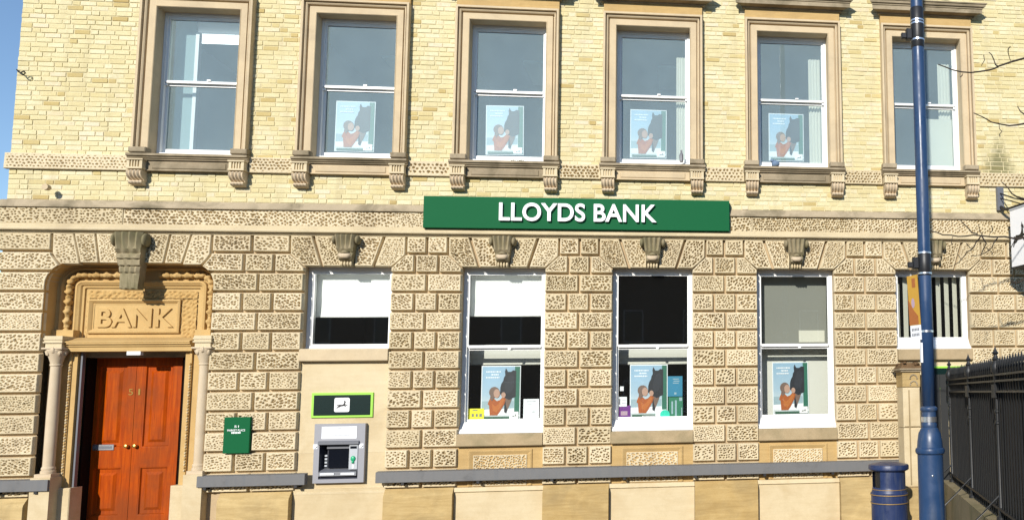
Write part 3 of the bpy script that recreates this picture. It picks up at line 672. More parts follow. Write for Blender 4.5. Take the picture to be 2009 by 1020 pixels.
# steel-capped ledge along the plinth
for x0, x1 in ((XL-.12, .955), (2.85, 4.275), (5.23, 13.02)):
    n = max(1, int((x1-x0)/3.0)); 
    for i in range(n):
        p, q = x0+(x1-x0)*i/n, x0+(x1-x0)*(i+1)/n
        b = MB(); b.extrude_x([(-.04, -3.475), (-.135, -3.485), (-.14, -3.491), (-.14, -3.632), (-.135, -3.637), (-.04, -3.637)], p+.0015, q-.0015, .5); b.build('ledge', M['grey_ledge'], bank)
for x in [.3, .8, 2.95, 4.15]+[5.6+i*1.05 for i in range(8)]: MB().box(x-.02, x+.02, -.13, .03, -3.675, -3.640).build('ledge_bracket', M['black'], bank)

# -- keystones
def keystone(c, zt, zb, wt, wb, proj, name_mat, parent, tall=False):
    h = zt-zb; n = 17; secs = []
    prof = [(0, 1.0), (.12, 1.0), (.3, .97), (.46, .86), (.55, .70), (.58, .62), (.62, .74), (.70, .78), (.78, .70), (.83, .55), (.86, .36), (.90, .40), (1.0, .34)] if not tall else \
           [(0, 1.0), (.10, 1.0), (.22, .96), (.30, .84), (.35, .70), (.37, .62), (.40, .72), (.46, .74), (.475, .62), (.49, .66), (.58, .64), (.60, .56), (.63, .62), (.70, .60), (.72, .46), (.75, .50), (.98, .44), (1.0, .38)]
    for t, p in prof:
        z = zt-t*h; w = (wt+(wb-wt)*min(1, t*1.15))/2
        flu = .045 if t < (.45 if not tall else .28) else (.022 if (t > .8 and not tall) or (tall and .58 < t < .72) else 0)
        row = [(c-w, .03, z)]
        for j in range(n):
            u = j/(n-1)*2-1; bow = .02*(1-u*u)
            row.append((c+u*w, -proj*p-bow*.5+flu*(.5+.5*math.cos(u*math.pi*4.0)) + (.012*math.sin(u*9+t*40) if flu == 0 else 0), z))
        row.append((c+w, .03, z)); secs.append(row)
    b = MB(); b.loft(secs, .5, False, True); o = b.build('keystone', M[name_mat], parent, 40)
    for s in (-1, 1):    # side scrolls
        b = MB(); b.blob((c+s*(wt/2+.012), -proj*.55, zt-h*(.16 if not tall else .13)), (.035, proj*.45, h*(.15 if not tall else .12)), 12, 8, .3, .06)
        b.build('scroll', M[name_mat], o, 'all')
    if not tall:
        b = MB(); b.tube([(c-.075, -proj*.70, zt-h*.66), (c-.03, -proj*.82, zt-h*.70), (c+.03, -proj*.82, zt-h*.70), (c+.075, -proj*.70, zt-h*.66)], [.030, .038, .038, .030], 10, .4); b.build('carved_curl', M['shaft'], o, 'all')
        b = MB(); b.tube([(c-.055, -proj*.66, zt-h*.58), (c, -proj*.86, zt-h*.56), (c+.055, -proj*.66, zt-h*.58)], .022, 8, .3); b.build('carved_brow', M[name_mat], o, 'all')
        for i in range(4): MB().blob((c-.063+i*.042, -proj*.38, zt-h*.92), (.018, .030, .042), 8, 6, .7, .15).build('carved_leaf', M['pale'], o, 'all')
    return o
for c in CX[1:]: keystone(c, -.034, GZ1-.012, .30, .17, .20, 'moss', bank)
keystone(dc+.035, -.034, -.84, .38, .235, .22, 'moss', bank, True)

# -- entrance
AY = .12
ent = empty('doorcase', (dc, 0, GROUND), bank)
def arch_path(o, r0=RC, zbot=-1.52):
    r = max(.02, r0-o); x0, x1, z1 = DX0+o, DX1-o, DZ-o
    return [(x0, zbot)]+[(x0, zbot+(z1-r-zbot)*i/6) for i in range(1, 6)]+arc(x0+r, z1-r, r, 180, 90, 8)+[(x0+r+(x1-x0-2*r)*i/10, z1) for i in range(1, 10)]+arc(x1-r, z1-r, r, 90, 0, 8)+[(x1, zbot+(z1-r-zbot)*i/6) for i in range(5, 0, -1)]+[(x1, zbot)]
def arch_sweep(prof, name, mat):
    b = MB(); P = [arch_path(o) for o, y in prof]
    b.loft([[(P[j][i][0], prof[j][1], P[j][i][1]) for j in range(len(prof))] for i in range(len(P[0]))], .5, False, False); return b.build(name, M[mat], ent, 30, fix=False)
arch_sweep([(0, -.02)]+[(o, y+AY) for o, y in ((.0, .10), (.035, .11), (.05, .095), (.065, .11), (.085, .16), (.215, .16), (.225, .115), (.25, .105), (.265, .12), (.285, .13), (.30, .155), (.325, .16), (.33, .185), (.36, .19))], 'arch_moulding', 'door_stone')
MB().add([(DX0+.30, .188+AY, -1.55), (DX1-.30, .188+AY, -1.55), (DX1-.30, .188+AY, DZ-.30), (DX0+.30, .188+AY, DZ-.30)], [(0, 1, 2, 3)]).build('tympanum', M['door_stone'], ent, fix=False)
# carved garland: one leaf roll after another round the arch
P = arch_path(.15); L = [0]
for i in range(1, len(P)): L.append(L[-1]+math.dist(P[i], P[i-1]))
n = 23
for k in range(n):
    s = (k+.5)/n*L[-1]; i = max(j for j in range(len(L)) if L[j] <= s); i = min(i, len(P)-2); f = (s-L[i])/max(1e-6, L[i+1]-L[i])
    x, z = P[i][0]+(P[i+1][0]-P[i][0])*f, P[i][1]+(P[i+1][1]-P[i][1])*f; ang = math.atan2(P[i+1][1]-P[i][1], P[i+1][0]-P[i][0])
    if abs(x-dc-.035) < .17 and z > -1: continue
    b = MB(); V = []; nn, mm = 12, 10
    for a in range(mm+1):
        u = a/mm*2-1; r = (.046+.012*math.sin(u*6+k))*(1-abs(u)**3)**.5
        for q in range(nn):
            t = 2*math.pi*q/nn; rr = r*(1+.22*math.sin(3*t+k+u*5)+random.uniform(-.08, .08)); dx, dn = u*.092, rr*.85*math.cos(t)
            V.append((x+dx*math.cos(ang)-dn*math.sin(ang), .115+AY+rr*1.1*math.sin(t), z+dx*math.sin(ang)+dn*math.cos(ang)))
    F = [(a*nn+q, a*nn+(q+1) % nn, (a+1)*nn+(q+1) % nn, (a+1)*nn+q) for a in range(mm) for q in range(nn)]
    b.add(V, F, random.random()); b.build('carved_leaf', M['door_stone'], ent, 'all')
# carved border round the name panel
BX0, BX1, BZ0, BZ1 = 1.03, 2.27, -1.44, -.945
def relief(x0, x1, z0, z1, y):
    nx, nz = max(4, int((x1-x0)/.011)), max(4, int((z1-z0)/.011)); xs = np.linspace(x0, x1, nx+1); zs = np.linspace(z0, z1, nz+1)
    X, Z = np.meshgrid(xs, zs); Y = y+AY+.018*pits(X, Z, 3.3, .052, 1.5, .7, 1.05)-.006*np.sin(X*60)*np.sin(Z*55)
    V = np.stack([X, Y, Z], -1).reshape(-1, 3); I = np.arange((nz+1)*(nx+1)).reshape(nz+1, nx+1)
    grid_mesh('carved_border', V, np.stack([I[:-1, :-1], I[:-1, 1:], I[1:, 1:], I[1:, :-1]], -1).reshape(-1, 4), M['door_stone'], ent, .2, True)
relief(DX0+.37, BX0-.02, -1.52, BZ1+.005, .165); relief(BX1+.02, DX1-.37, -1.52, BZ1+.005, .165); relief(DX0+.37, DX1-.37, BZ1+.02, DZ-.37, .165)
b = MB(); prof = [(0, .187), (0, .15), (.02, .14), (.03, .15), (.045, .162), (.055, .18), (.07, .182)]
q = [(-1, -1), (-1, 1), (1, 1), (1, -1), (-1, -1)]; mx, mz_, hx, hz = (BX0+BX1)/2, (BZ0+BZ1)/2, (BX1-BX0)/2, (BZ1-BZ0)/2
b.loft([[(mx+a*(hx-o), y+AY, mz_+d*(hz-o)) for o, y in prof] for a, d in q], .6, False, False); b.build('name_panel_frame', M['door_stone'], ent, 25)
text_obj('BANK', 'carved_letter', M['door_stone'], 1.155, 2.175, -1.35, -1.075, .189+AY, .028, ent, .02)
# lintel cornice, imposts, columns
MB().extrude_x([(.19+AY, -1.498), (.10+AY, -1.505), (-.025, -1.575), (-.03, -1.59), (-.015, -1.597), (-.02, -1.615), (.01, -1.625), (.012, -1.645), (.035, -1.655), (.04, -1.715), (.19+AY, -1.715)], DX0+.27, DX1-.27, .6).build('lintel_cornice', M['door_stone'], ent, 20)
def colonnette(x):
    b = MB()
    for z0, z1, w, y in ((-1.50, -1.53, .115, -.06), (-1.53, -1.555, .122, -.07), (-1.555, -1.58, .115, -.06), (-1.58, -1.60, .124, -.072), (-1.60, -1.662, .104, -.05)): b.box(x-w, x+w, y, .19, z1+.0005, z0, .4)
    o = b.build('impost', M['stone'], ent)
    b = MB(); b.box(x-.135, x+.135, -.085, .17, -1.690, -1.664, .5, .008); b.lathe([(.066, -1.885), (.072, -1.86), (.09, -1.80), (.115, -1.735), (.125, -1.705), (.118, -1.692)], x, .03, 20, .5)
    for s in range(9):
        a = 2*math.pi*s/9; b.blob((x+.105*math.cos(a), .03+.105*math.sin(a), -1.735+.03*(s % 2)), (.03, .03, .045), 7, 5, .3, .2)
    b.build('capital', M['shaft'], o, 45)
    MB().lathe([(.088, -3.41), (.088, -3.375), (.075, -3.365), (.082, -3.345), (.078, -3.325), (.068, -3.315), (.069, -2.6), (.062, -1.925), (.072, -1.915), (.072, -1.895), (.063, -1.886)], x, .03, 24, .5).build('shaft', M['shaft'], o, 40)
    MB().box(x-.105, x+.105, -.075, .2, -3.46, -3.411, .5).build('base', M['shaft'], o)
    b = MB(); b.box(x-.125, x+.125, -.11, .25, GROUND-.05, -3.4605, .5); b.box(x-.14, x+.14, -.125, .25, GROUND-.05, GROUND+.25, .3); b.build('pedestal', M['pale'], o)
colonnette(.835); colonnette(2.78)
# jambs: stepped and beaded, splaying in to the door
for s, xe in ((1, DX0), (-1, DX1)):
    b = MB()
    for o0, o1, y in ((0, .09, .17), (.09, .30, .145), (.30, .33, .11), (.33, .395, .13), (.395, .40, .27)):
        x0, x1 = sorted((xe+s*o0, xe+s*o1)); b.box(x0, x1, y, .6, GROUND-.05, -1.7155 if o0 > .2 else -1.4, .5)
    b.build('jamb', M['door_stone'], ent)
    for i in range(38):
        z = -1.90-i*.041
        b = MB(); b.blob((xe+s*.315, .105, z), (.013, .018, .017), 7, 5, random.random(), .25); b.build('bead', M['pale'] if i % 3 else M['door_stone'], ent, 'all')
    MB().box(*sorted((xe+s*.285, xe+s*.46)), .06, .3, GROUND-.05, -3.62, .5, .01).build('jamb_base', M['pale'], ent)
MB().box(DX0+.2, DX1-.2, .27, .6, -1.79, -1.7155, .3).build('lintel_soffit', M['weather'], ent)
MB().box(1.062, 1.085, .16, .22, GROUND, -1.7165).build('downpipe', M['atm_mid'], ent)
MB().box(DX0+.3, DX1-.3, -.02, .9, GROUND-.05, GROUND+.10, .5).build('doorstep', M['pale'], ent)
MB().box(1.735, 1.915, .035, .10, -1.77, -1.7165, .5).build('light_fitting', M['white'], ent)
b = MB()
for x0, x1 in ((1.04, 1.078), (2.36, 2.425)): b.box(x0, x1, .285, .60, GROUND, -1.7905, .5)
b.build('door_frame', M['dark_frame'], ent)
# double door
DY = .47; MIDX = at(259, 870, DY).x; DRX = at(349, 870, DY).x; DLX = 2*MIDX-DRX; Z0 = GROUND+.105; Z1 = -1.79
def leaf(x0, x1, left):
    b = MB(); st = .115; rails = ((Z0, Z0+.24), (-3.38, -3.10), (Z1-.11, Z1))
    b.box(x0, x0+st, DY, DY+.05, Z0, Z1, .5); b.box(x1-st, x1, DY, DY+.05, Z0, Z1, .5)
    for z0, z1 in rails: b.box(x0+st, x1-st, DY, DY+.05, z0, z1, .5)
    d = b.build('door_leaf', M['door'], bank)
    for z0, z1 in ((Z0+.24, -3.38), (-3.10, Z1-.11)):
        a, c = x0+st, x1-st; secs = []
        for o, y in ((0, DY+.002), (.014, DY+.004), (.026, DY+.028), (.075, DY+.03), (.115, DY+.008)):
            secs.append([(a+o, y, z0+o), (c-o, y, z0+o), (c-o, y, z1-o), (a+o, y, z1-o)])
        b = MB(); b.loft(secs, .5, True, False); b.f.append(tuple(range(16, 20))); b.t.append(.5); b.build('panel', M['door'], d, 20)
    kx = x1-.055 if left else x0+.055
    b = MB(); b.lathe([(.0, -.06), (.024, -.055), (.03, -.035), (.024, -.018), (.012, -.01), (.02, 0)], 0, 0, 16); k = b.build('knob', M['brass'], d, True)
    k.matrix_basis = Matrix.Translation((kx, DY, -3.075)) @ Matrix.Rotation(math.radians(-90), 4, 'X')
    if left:
        MB().box(x0+.10, x0+.385, DY-.012, DY, -3.13, -3.045, .5, .004).build('letter_plate', M['steel'], d)
        MB().box(x0+.125, x0+.36, DY-.014, DY-.0125, -3.105, -3.07, .5).build('letter_flap', M['atm_mid'], d)
    text_obj('5' if left else '1', 'number', M['brass'], (x1-.085, x1-.025, 0)[0] if left else x0+.04, x1-.025 if left else x0+.065, -2.335, -2.245, DY, .006, d, 0)
leaf(DLX, MIDX-.003, True); leaf(MIDX+.003, DRX, False)
MB().box(DLX-.08, DRX+.08, DY+.052, DY+.1, Z0, Z1, .5).build('door_stop', M['wall_dk'], bank)

# -- rooms behind the windows
def room(name, x0, x1, z0, z1, y0, y1, mat):
    b = MB(); b.add([(x0, y0, z0), (x1, y0, z0), (x1, y1, z0), (x0, y1, z0), (x0, y0, z1), (x1, y0, z1), (x1, y1, z1), (x0, y1, z1)], [(0, 1, 2, 3), (4, 7, 6, 5), (3, 2, 6, 7), (0, 3, 7, 4), (1, 5, 6, 2)]); return b.build(name, M[mat], bank, fix=False)
for i, c in enumerate(CX): room('upper_room', c-1.09, c+1.09, .75, 3.62, .332, 3.6, 'wall_in')
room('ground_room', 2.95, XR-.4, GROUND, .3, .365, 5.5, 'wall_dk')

# ------------------------------------------------------------------ things in the windows
def board(name, x0, x1, z0, z1, y, mat, th=.004): return MB().box(x0, x1, y, y+th, z0, z1, .5).build(name, M[mat])
def horse_logo(name, x0, x1, z0, z1, y, parent, mat='black'):
    """small prancing horse"""
    P = [(.02, .42), (.10, .50), (.18, .46), (.24, .52), (.42, .50), (.55, .52), (.63, .62), (.66, .78), (.62, .83), (.66, .90), (.68, .99), (.73, .90), (.80, .82), (.83, .72), (.79, .71), (.74, .76), (.77, .62), (.76, .52), (.88, .50), (.98, .40), (.94, .34), (.84, .42), (.74, .41), (.86, .28), (.80, .22), (.68, .36), (.50, .33), (.36, .30), (.26, .22), (.14, .20), (.05, .06), (.0, .10), (.08, .28), (.18, .32), (.10, .38)]
    return poly(name, [(x0+u*(x1-x0), z0+v*(z1-z0)) for u, v in P][::-1], y, M[mat], parent)
def poster(x0, x1, z0, z1, y, label):
    W, Hh = x1-x0, z1-z0; tl = random.uniform(-.012, .012); mx, mz = (x0+x1)/2, (z0+z1)/2
    def f(pts):
        out = []
        for u, v in pts:
            X, Z = (u-.5)*W, (.5-v)*Hh; out.append((mx+X*math.cos(tl)-Z*math.sin(tl), mz+X*math.sin(tl)+Z*math.cos(tl)))
        return out
    p = MB().prism(f([(0, 0), (0, 1), (1, 1), (1, 0)]), y, y+.004, .5).build('poster', M['p_white']); tag(p, label, 'poster', 'posters of a person and horse in the windows')
    B = .022
    def pr(name, pts, lay, mat): poly(name, f([(B+u*(1-2*B), B*.8+v*(1-1.6*B)) for u, v in pts]), y-.0006-.0011*lay, M[mat], p)
    pr('sky_print', [(0, 0), (0, 1), (1, 1), (1, 0)], 0, 'p_sky')
    pr('sea', [(0, .66), (0, .88), (.85, .88), (.85, .66)], 1, 'p_sea')
    pr('shore', [(0, .82), (0, .93), (.9, .93), (.9, .80)], 2, 'p_white')
    pr('green_edge', [(.865, 0), (.865, .92), (1, .92), (1, 0)], 3, 'p_green')
    pr('horse', [(.625, .03), (.60, .09), (.61, .17), (.575, .21), (.56, .27), (.51, .33), (.485, .40), (.48, .52), (.53, .57), (.60, .66), (.60, .76), (.60, .87), (.66, .90), (.70, .80), (.74, .68), (.80, .61), (.90, .58), (.90, .08), (.82, .07), (.76, .10), (.68, .10)], 4, 'p_horse')
    pr('horse_cheek', [(.70, .18), (.64, .30), (.60, .42), (.66, .52), (.76, .50), (.85, .40), (.86, .20), (.78, .15)], 5, 'p_cheek')
    pr('bridle', [(.62, .60), (.64, .72), (.68, .84), (.74, .74), (.80, .62), (.72, .64)], 5, 'p_hair')
    pr('jumper', [(.24, .58), (.18, .67), (.16, .72), (.20, .74), (.22, .93), (.42, .93), (.50, .85), (.60, .72), (.64, .62), (.56, .58), (.48, .64), (.40, .66), (.32, .61)], 6, 'p_orange')
    pr('sleeve', [(.27, .70), (.30, .84), (.40, .88), (.56, .72), (.60, .64), (.55, .60), (.44, .72), (.36, .76)], 7, 'p_orange2')
    ell = lambda cx_, cy_, rx, ry, n=14: [(cx_+rx*math.cos(2*math.pi*i/n), cy_+ry*math.sin(2*math.pi*i/n)*-1) for i in range(n)]
    pr('hair', ell(.33, .49, .14, .105), 8, 'p_hair'); pr('face', ell(.395, .515, .085, .085), 9, 'p_skin'); pr('hair_wave', [(.24, .50), (.22, .60), (.27, .66), (.33, .60), (.31, .50)], 10, 'p_hair'); pr('hand', ell(.575, .545, .06, .055), 10, 'p_skin')
    pr('footer', [(.04, .955), (.04, 1.0), (1, 1.0), (1, .955)], 10, 'p_dkgreen')
    pr('logo_box', [(.745, .865), (.745, .995), (.985, .995), (.985, .865)], 11, 'letter')
    horse_logo('logo_horse', x0+.80*W, x0+.93*W, z1-.955*Hh, z1-.895*Hh, y-.0141, p)
    rr = random.Random(3)
    for row, (u0, u1) in enumerate(((.10, .50), (.24, .44), (.10, .46))):
        u = u0; v = .085+row*.055
        while u < u1:
            w = rr.uniform(.015, .05); pr('lettering', [(u, v), (u, v+.026), (u+w, v+.026), (u+w, v)], 5, 'p_white'); u += w+.012
    return p
upl = {1: 'upper floor poster of an orange-clad person and horse, window above the cash machine', 2: 'upper floor poster of an orange-clad person and horse, window with weeds on the sill', 3: 'upper floor poster of an orange-clad person and horse, above the dark ground-floor pane', 4: 'upper floor poster of an orange-clad person and horse, window nearest the lamp post'}
for k in range(1, 5): poster(CX[k]-.372, CX[k]+.205, 1.335, 2.13, .262, upl[k])
gpl = {2: 'ground floor poster of an orange-clad person and horse, between yellow card and white notice', 3: 'ground floor poster of an orange-clad person and horse, beside blue and green leaflets', 4: 'ground floor poster of an orange-clad person and horse on a white board'}
for k in (2, 3): poster(CX[k]-.355, CX[k]+.225, -2.775, -1.955, .285, gpl[k])
pa, pb = at(1515, 710, .59), at(1587, 812, .59); poster(pa.x, pb.x, pb.z, pa.z, .59, gpl[4])
# blinds
def roller(x0, x1, z0, z1, y, mat, label, group='roller blinds in the ground-floor windows'):
    b = MB(); n = 12; secs = [[(x0, y+.004*math.sin(i*.9), z1-(z1-z0)*i/n), (x1, y+.004*math.sin(i*.9+1), z1-(z1-z0)*i/n)] for i in range(n+1)]; b.loft(secs, .5, False, False)
    b.box(x0, x1, y-.012, y+.012, z0-.018, z0, .5); e = b.build('roller_blind', M[mat], None, 'all'); tag(e, label, 'blind', group)
    MB().tube([(x0, y+.02, z1+.02), (x1, y+.02, z1+.02)], .025, 10).build('roller', M['white'], e, True)
    return e
c1, c2, c3, c4, c5 = CX[1:]
roller(c1-.56, c1+.56, -1.19, -.50, .325, 'blind', 'white roller blind half drawn in the window above the cash machine')
roller(c2-.56, c2+.56, -1.18, -.50, .325, 'blind', 'white roller blind half drawn in the tall window under the sign')
roller(c2-.62, c2+.60, -1.915, -1.66, .60, 'board_in', 'short white blind strip just above the poster and yellow card')
roller(c3-.60, c3+.62, -1.925, -1.66, .60, 'board_in', 'short white blind strip just above the poster and blue leaflet')
roller(c4-.56, c4+.56, -1.70, -.50, .42, 'blind_grey', 'grey blind drawn behind the upper pane of the white-board window')
pa, pb = at(1567, 648, .40), at(1618, 671, .40)
tag(board('pale_patch', pa.x, pb.x, pb.z, pa.z, .40, 'cream'), 'pale patch low behind the grey upper pane of the white-board window', 'sheet')  # flat pale patch low in front of the grey blind
tag(board('white_board', c4-.60, c4+.66, -3.0, -1.66, .61, 'board_in'), 'white board standing behind a poster in the right-hand tall window', 'board')
for i in range(8):
    x = c5-.50+i*.140
    b = MB(); ang = .45; dx, dy = .05*math.cos(ang), .05*math.sin(ang)
    b.add([(x-dx, .36-dy, -1.56), (x+dx, .36+dy, -1.56), (x+dx, .36+dy, -.52), (x-dx, .36-dy, -.52), (x-dx+.002, .364-dy, -1.56), (x+dx+.002, .364+dy, -1.56), (x+dx+.002, .364+dy, -.52), (x-dx+.002, .364-dy, -.52)], [(0, 1, 2, 3), (7, 6, 5, 4), (0, 4, 5, 1), (2, 6, 7, 3)])
    if i == 0: vb = empty('vertical_blind', (c5, .3, -1.56)); tag(vb, 'cream vertical slat blind in the window behind the lamp post', 'blind')
    b.build('slat', M['cream'], vb)
MB().box(c5-.56, c5+.56, .33, .39, -.52, -.50, .5).build('head_rail', M['white'], vb)
# notices and leaflets
def notice(name, x0, x1, z0, z1, y, mat, label, cat, lines=(), inkm='ink', tilt=0):
    o = board(name, x0, x1, z0, z1, y, mat); tag(o, label, cat)
    for u0, u1, v0, v1 in lines: poly('print', [(x0+u0*(x1-x0), z0+v0*(z1-z0)), (x0+u1*(x1-x0), z0+v0*(z1-z0)), (x0+u1*(x1-x0), z0+v1*(z1-z0)), (x0+u0*(x1-x0), z0+v1*(z1-z0))], y-.0006, M[inkm], o)
    return o
y = .272
notice('yellow_card', c2-.54, c2-.305, -2.825, -2.60, y, 'yellow', 'bright yellow card low in the window left of a poster', 'card', ((.25, .38, .45, .65), (.5, .62, .45, .65), (.72, .88, .45, .65), (.3, .6, .86, .92)))
notice('white_notice', c2+.275, c2+.505, -2.79, -2.465, y, 'p_white', 'white paper notice low in the window right of a poster', 'notice', ((.2, .8, .86, .89), (.55, .8, .38, .42), (.3, .6, .76, .78)))
notice('blue_leaflet', c3+.225, c3+.455, -2.455, -2.14, y, 'tealblue', 'blue leaflet leaning beside a poster, above the green leaflet', 'leaflet', ((.35, .75, .84, .88), (.4, .8, .74, .78), (.35, .75, .64, .68), (.45, .6, .1, .2)), 'p_sea')
notice('green_leaflet', c3+.24, c3+.46, -2.79, -2.465, y, 'pgreen', 'green leaflet below the blue leaflet in the dark window', 'leaflet', ((.2, .32, .2, .8), (.45, .58, .1, .85), (.75, .95, .82, .98), (.9, .96, .1, .5)), 'p_sea')
notice('purple_card', c3-.57, c3-.345, -2.80, -2.585, y, 'purple', 'purple card in the lower left corner of the dark window', 'card', ((.35, .8, .3, .6),), 'mauve')
notice('white_sticker', c3-.54, c3-.40, -2.60, -2.452, y-.008, 'p_white', 'small white printed sticker above the purple card', 'sticker', ((.1, .3, .2, .8), (.45, .9, .3, .35), (.45, .9, .6, .65)))
notice('small_sticker', c3-.505, c3-.45, -2.36, -2.29, y, 'p_white', 'tiny white sticker above the printed sticker in the dark window', 'sticker')
b = MB(); b.add([(c3+.185+.075*math.cos(2*math.pi*i/20), y-.012, -2.735+.075*math.sin(2*math.pi*i/20)) for i in range(20)]+[(c3+.185+.075*math.cos(2*math.pi*i/20), y-.008, -2.735+.075*math.sin(2*math.pi*i/20)) for i in range(20)], [tuple(range(20)), tuple(range(39, 19, -1))]+[(i, (i+1) % 20, (i+1) % 20+20, i+20) for i in range(20)])
t = b.build('round_sticker', M['turq']); tag(t, 'round turquoise sticker at the foot of a poster', 'sticker')
notice('white_tag', c3+.04, c3+.125, -2.76, -2.69, y-.005, 'p_white', 'small white tag left of the round turquoise sticker', 'tag')
notice('label_strip', c3-.165, c3+.06, -2.805, -2.745, y-.012, 'p_white', 'white label strip along the sill below a poster', 'label', ((.05, .95, .7, .9), (.1, .9, .3, .4)))
# upstairs: lamp, curtains, boards
pa, pb = at(369, 66, 1.3), at(500, 84, 1.3)
e = MB().box(pa.x, pb.x, 1.3, 1.42, pb.z, pa.z, .5).build('strip_lamp', M['lamp']); tag(e, 'lit white strip lamp behind the top left sash window', 'lamp')
tag(MB().box(CX[0]-.56, CX[0]-.28, .42, .46, 1.2, 3.5, .5).build('window_shutter', M['teal_in']), 'pale blue-green shutter at the left inside the top left window', 'shutter')
tag(MB().box(CX[0]-.275, CX[0]-.225, .40, .47, 1.2, 3.2, .5).build('white_post', M['white']), 'white upright post inside the top left window', 'post')
def curtain(x0, x1, z0, z1, y, label):
    b = MB(); n = 16; b.loft([[(x0+(x1-x0)*i/n, y+.018*math.sin(i*1.7), z0), (x0+(x1-x0)*i/n, y+.018*math.sin(i*1.7), z1)] for i in range(n+1)], .5, False, False); o = b.build('curtain', M['cream'], None, 'all'); return tag(o, label, 'curtain', 'cream curtains in the upper windows')
curtain(CX[3]+.36, CX[3]+.52, 1.25, 3.05, .34, 'cream curtain right of the poster in the fourth upper window')
curtain(CX[4]+.31, CX[4]+.52, 1.25, 3.1, .34, 'cream curtain right of the poster in the fifth upper window')
curtain(CX[5]+.30, CX[5]+.52, 2.1, 3.1, .34, 'cream curtain in the upper right of the window behind the lamp post')
tag(board('pale_board', CX[5]+.02, CX[5]+.52, 1.28, 2.13, .32, 'cream'), 'pale board filling the lower right of the window behind the lamp post', 'board')
for k, l in ((1, 'pale ceiling panel seen through the second upper window'), (2, 'pale ceiling panel seen through the third upper window'), (3, 'pale ceiling panel seen through the fourth upper window')):
    tag(MB().box(CX[k]+.05, CX[k]+.7, .9, 1.9, 3.10, 3.14, .5).build('ceiling_panel', M['teal_in']), l, 'panel', 'ceiling panels upstairs')
# small things on the sills
b = MB()
for i in range(26):
    x = CX[2]+random.choice([-.42, -.38, .08, .15, .22, .28])+random.uniform(-.05, .05); z = UZ0+.0; h = random.uniform(.03, .08)
    b.add([(x, -.02, z-.01), (x+.012, -.03, z-.01), (x+random.uniform(-.03, .03), -.05, z+h)], [(0, 1, 2)])
m_leaf = flat('weed_leaf', (.05, .08, .02), .7)
tag(b.build('weeds', m_leaf, fix=False), 'small weeds growing along the third upper window sill', 'weed', kind='stuff')
b = MB(); b.blob((CX[4]-.30, -.03, UZ0+.05), (.07, .05, .055), 10, 7, .5, .35); b.blob((CX[4]-.355, -.03, UZ0+.095), (.03, .03, .03), 8, 6, .5, .2)
tag(b.build('crumpled_cloth', flat('blue_grey_cloth', (.13, .19, .28), .8), None, 'all'), 'small crumpled blue-grey bundle on the fifth upper window sill', 'bundle')
tag(MB().lathe([(.0, UZ0+.06), (.03, UZ0+.06), (.032, UZ0+.17), (.015, UZ0+.21), (.013, UZ0+.25), (0, UZ0+.25)], CX[3]+.44, .02, 14).build('bottle', M['atm_mid'], None, True), 'small grey bottle on the fourth upper window sill', 'bottle')

# ------------------------------------------------------------------ signs on the wall
sg = MB(); SX0, SX1, SZ0, SZ1 = 5.777, 10.338, .087, .566
sg.box(SX0, SX1, -.145, -.055, SZ0, SZ1, .5, .004); sign = tag(sg.build('fascia_sign', M['green']), 'long green fascia sign with raised white letters', 'sign')
MB().box(SX0+.03, SX1+.02, -.054, .0, SZ0+.03, SZ1-.02, .5).build('sign_frame', M['green_side'], sign)
text_obj('LLOYDS BANK', 'letter', M['letter'], 6.878, 9.216, .196, .474, -.146, .05, sign, .019)
pq = tag(MB().box(3.135, 3.482, -.075, -.03, -3.178, -2.668, .5, .004).build('plaque', M['green']), 'small green plaque with white lettering on the stonework beside the door', 'plaque')
for t_, x0, x1, z0, z1 in (('51', 3.275, 3.335, -2.815, -2.785), ('MARKET PLACE', 3.185, 3.42, -2.868, -2.838), ('BRANCH', 3.24, 3.365, -2.900, -2.876)):
    if t_ == 'BRANCH':
        for i in range(6): poly('lettering', [(x0+i*.021, z0), (x0+i*.021+.016, z0), (x0+i*.021+.016, z1), (x0+i*.021, z1)], -.0755, M['letter'], pq)
    else: text_obj(t_, 'lettering', M['letter'], x0, x1, z0, z1, -.0755, .002, pq, .01, each=False)
MB().lathe([(.0, 0), (.012, 0), (.012, .012), (0, .012)], 0, 0, 10).build('fixing', M['brass'], pq).matrix_basis = Matrix.Translation((3.31, -.04, -2.655))
# cash machine header
hd = tag(MB().box(4.255, 5.105, .02, .05, -2.698, -2.338, .5, .004).build('cash_machine_sign', M['lime']), 'dark panel with lime border and black horse badge above the cash machine', 'sign')
MB().box(4.29, 5.07, .012, .021, -2.664, -2.372, .5).build('panel', M['dkgreen'], hd)
def rrect(x0, x1, z0, z1, r): return arc(x0+r, z0+r, r, 180, 270, 5)+arc(x1-r, z0+r, r, 270, 360, 5)+arc(x1-r, z1-r, r, 0, 90, 5)+arc(x0+r, z1-r, r, 90, 180, 5)
poly('badge', rrect(4.575, 4.785, -2.618, -2.412, .025), .0115, M['letter'], hd, .003)
horse_logo('badge_horse', 4.605, 4.765, -2.58, -2.445, .0075, hd)
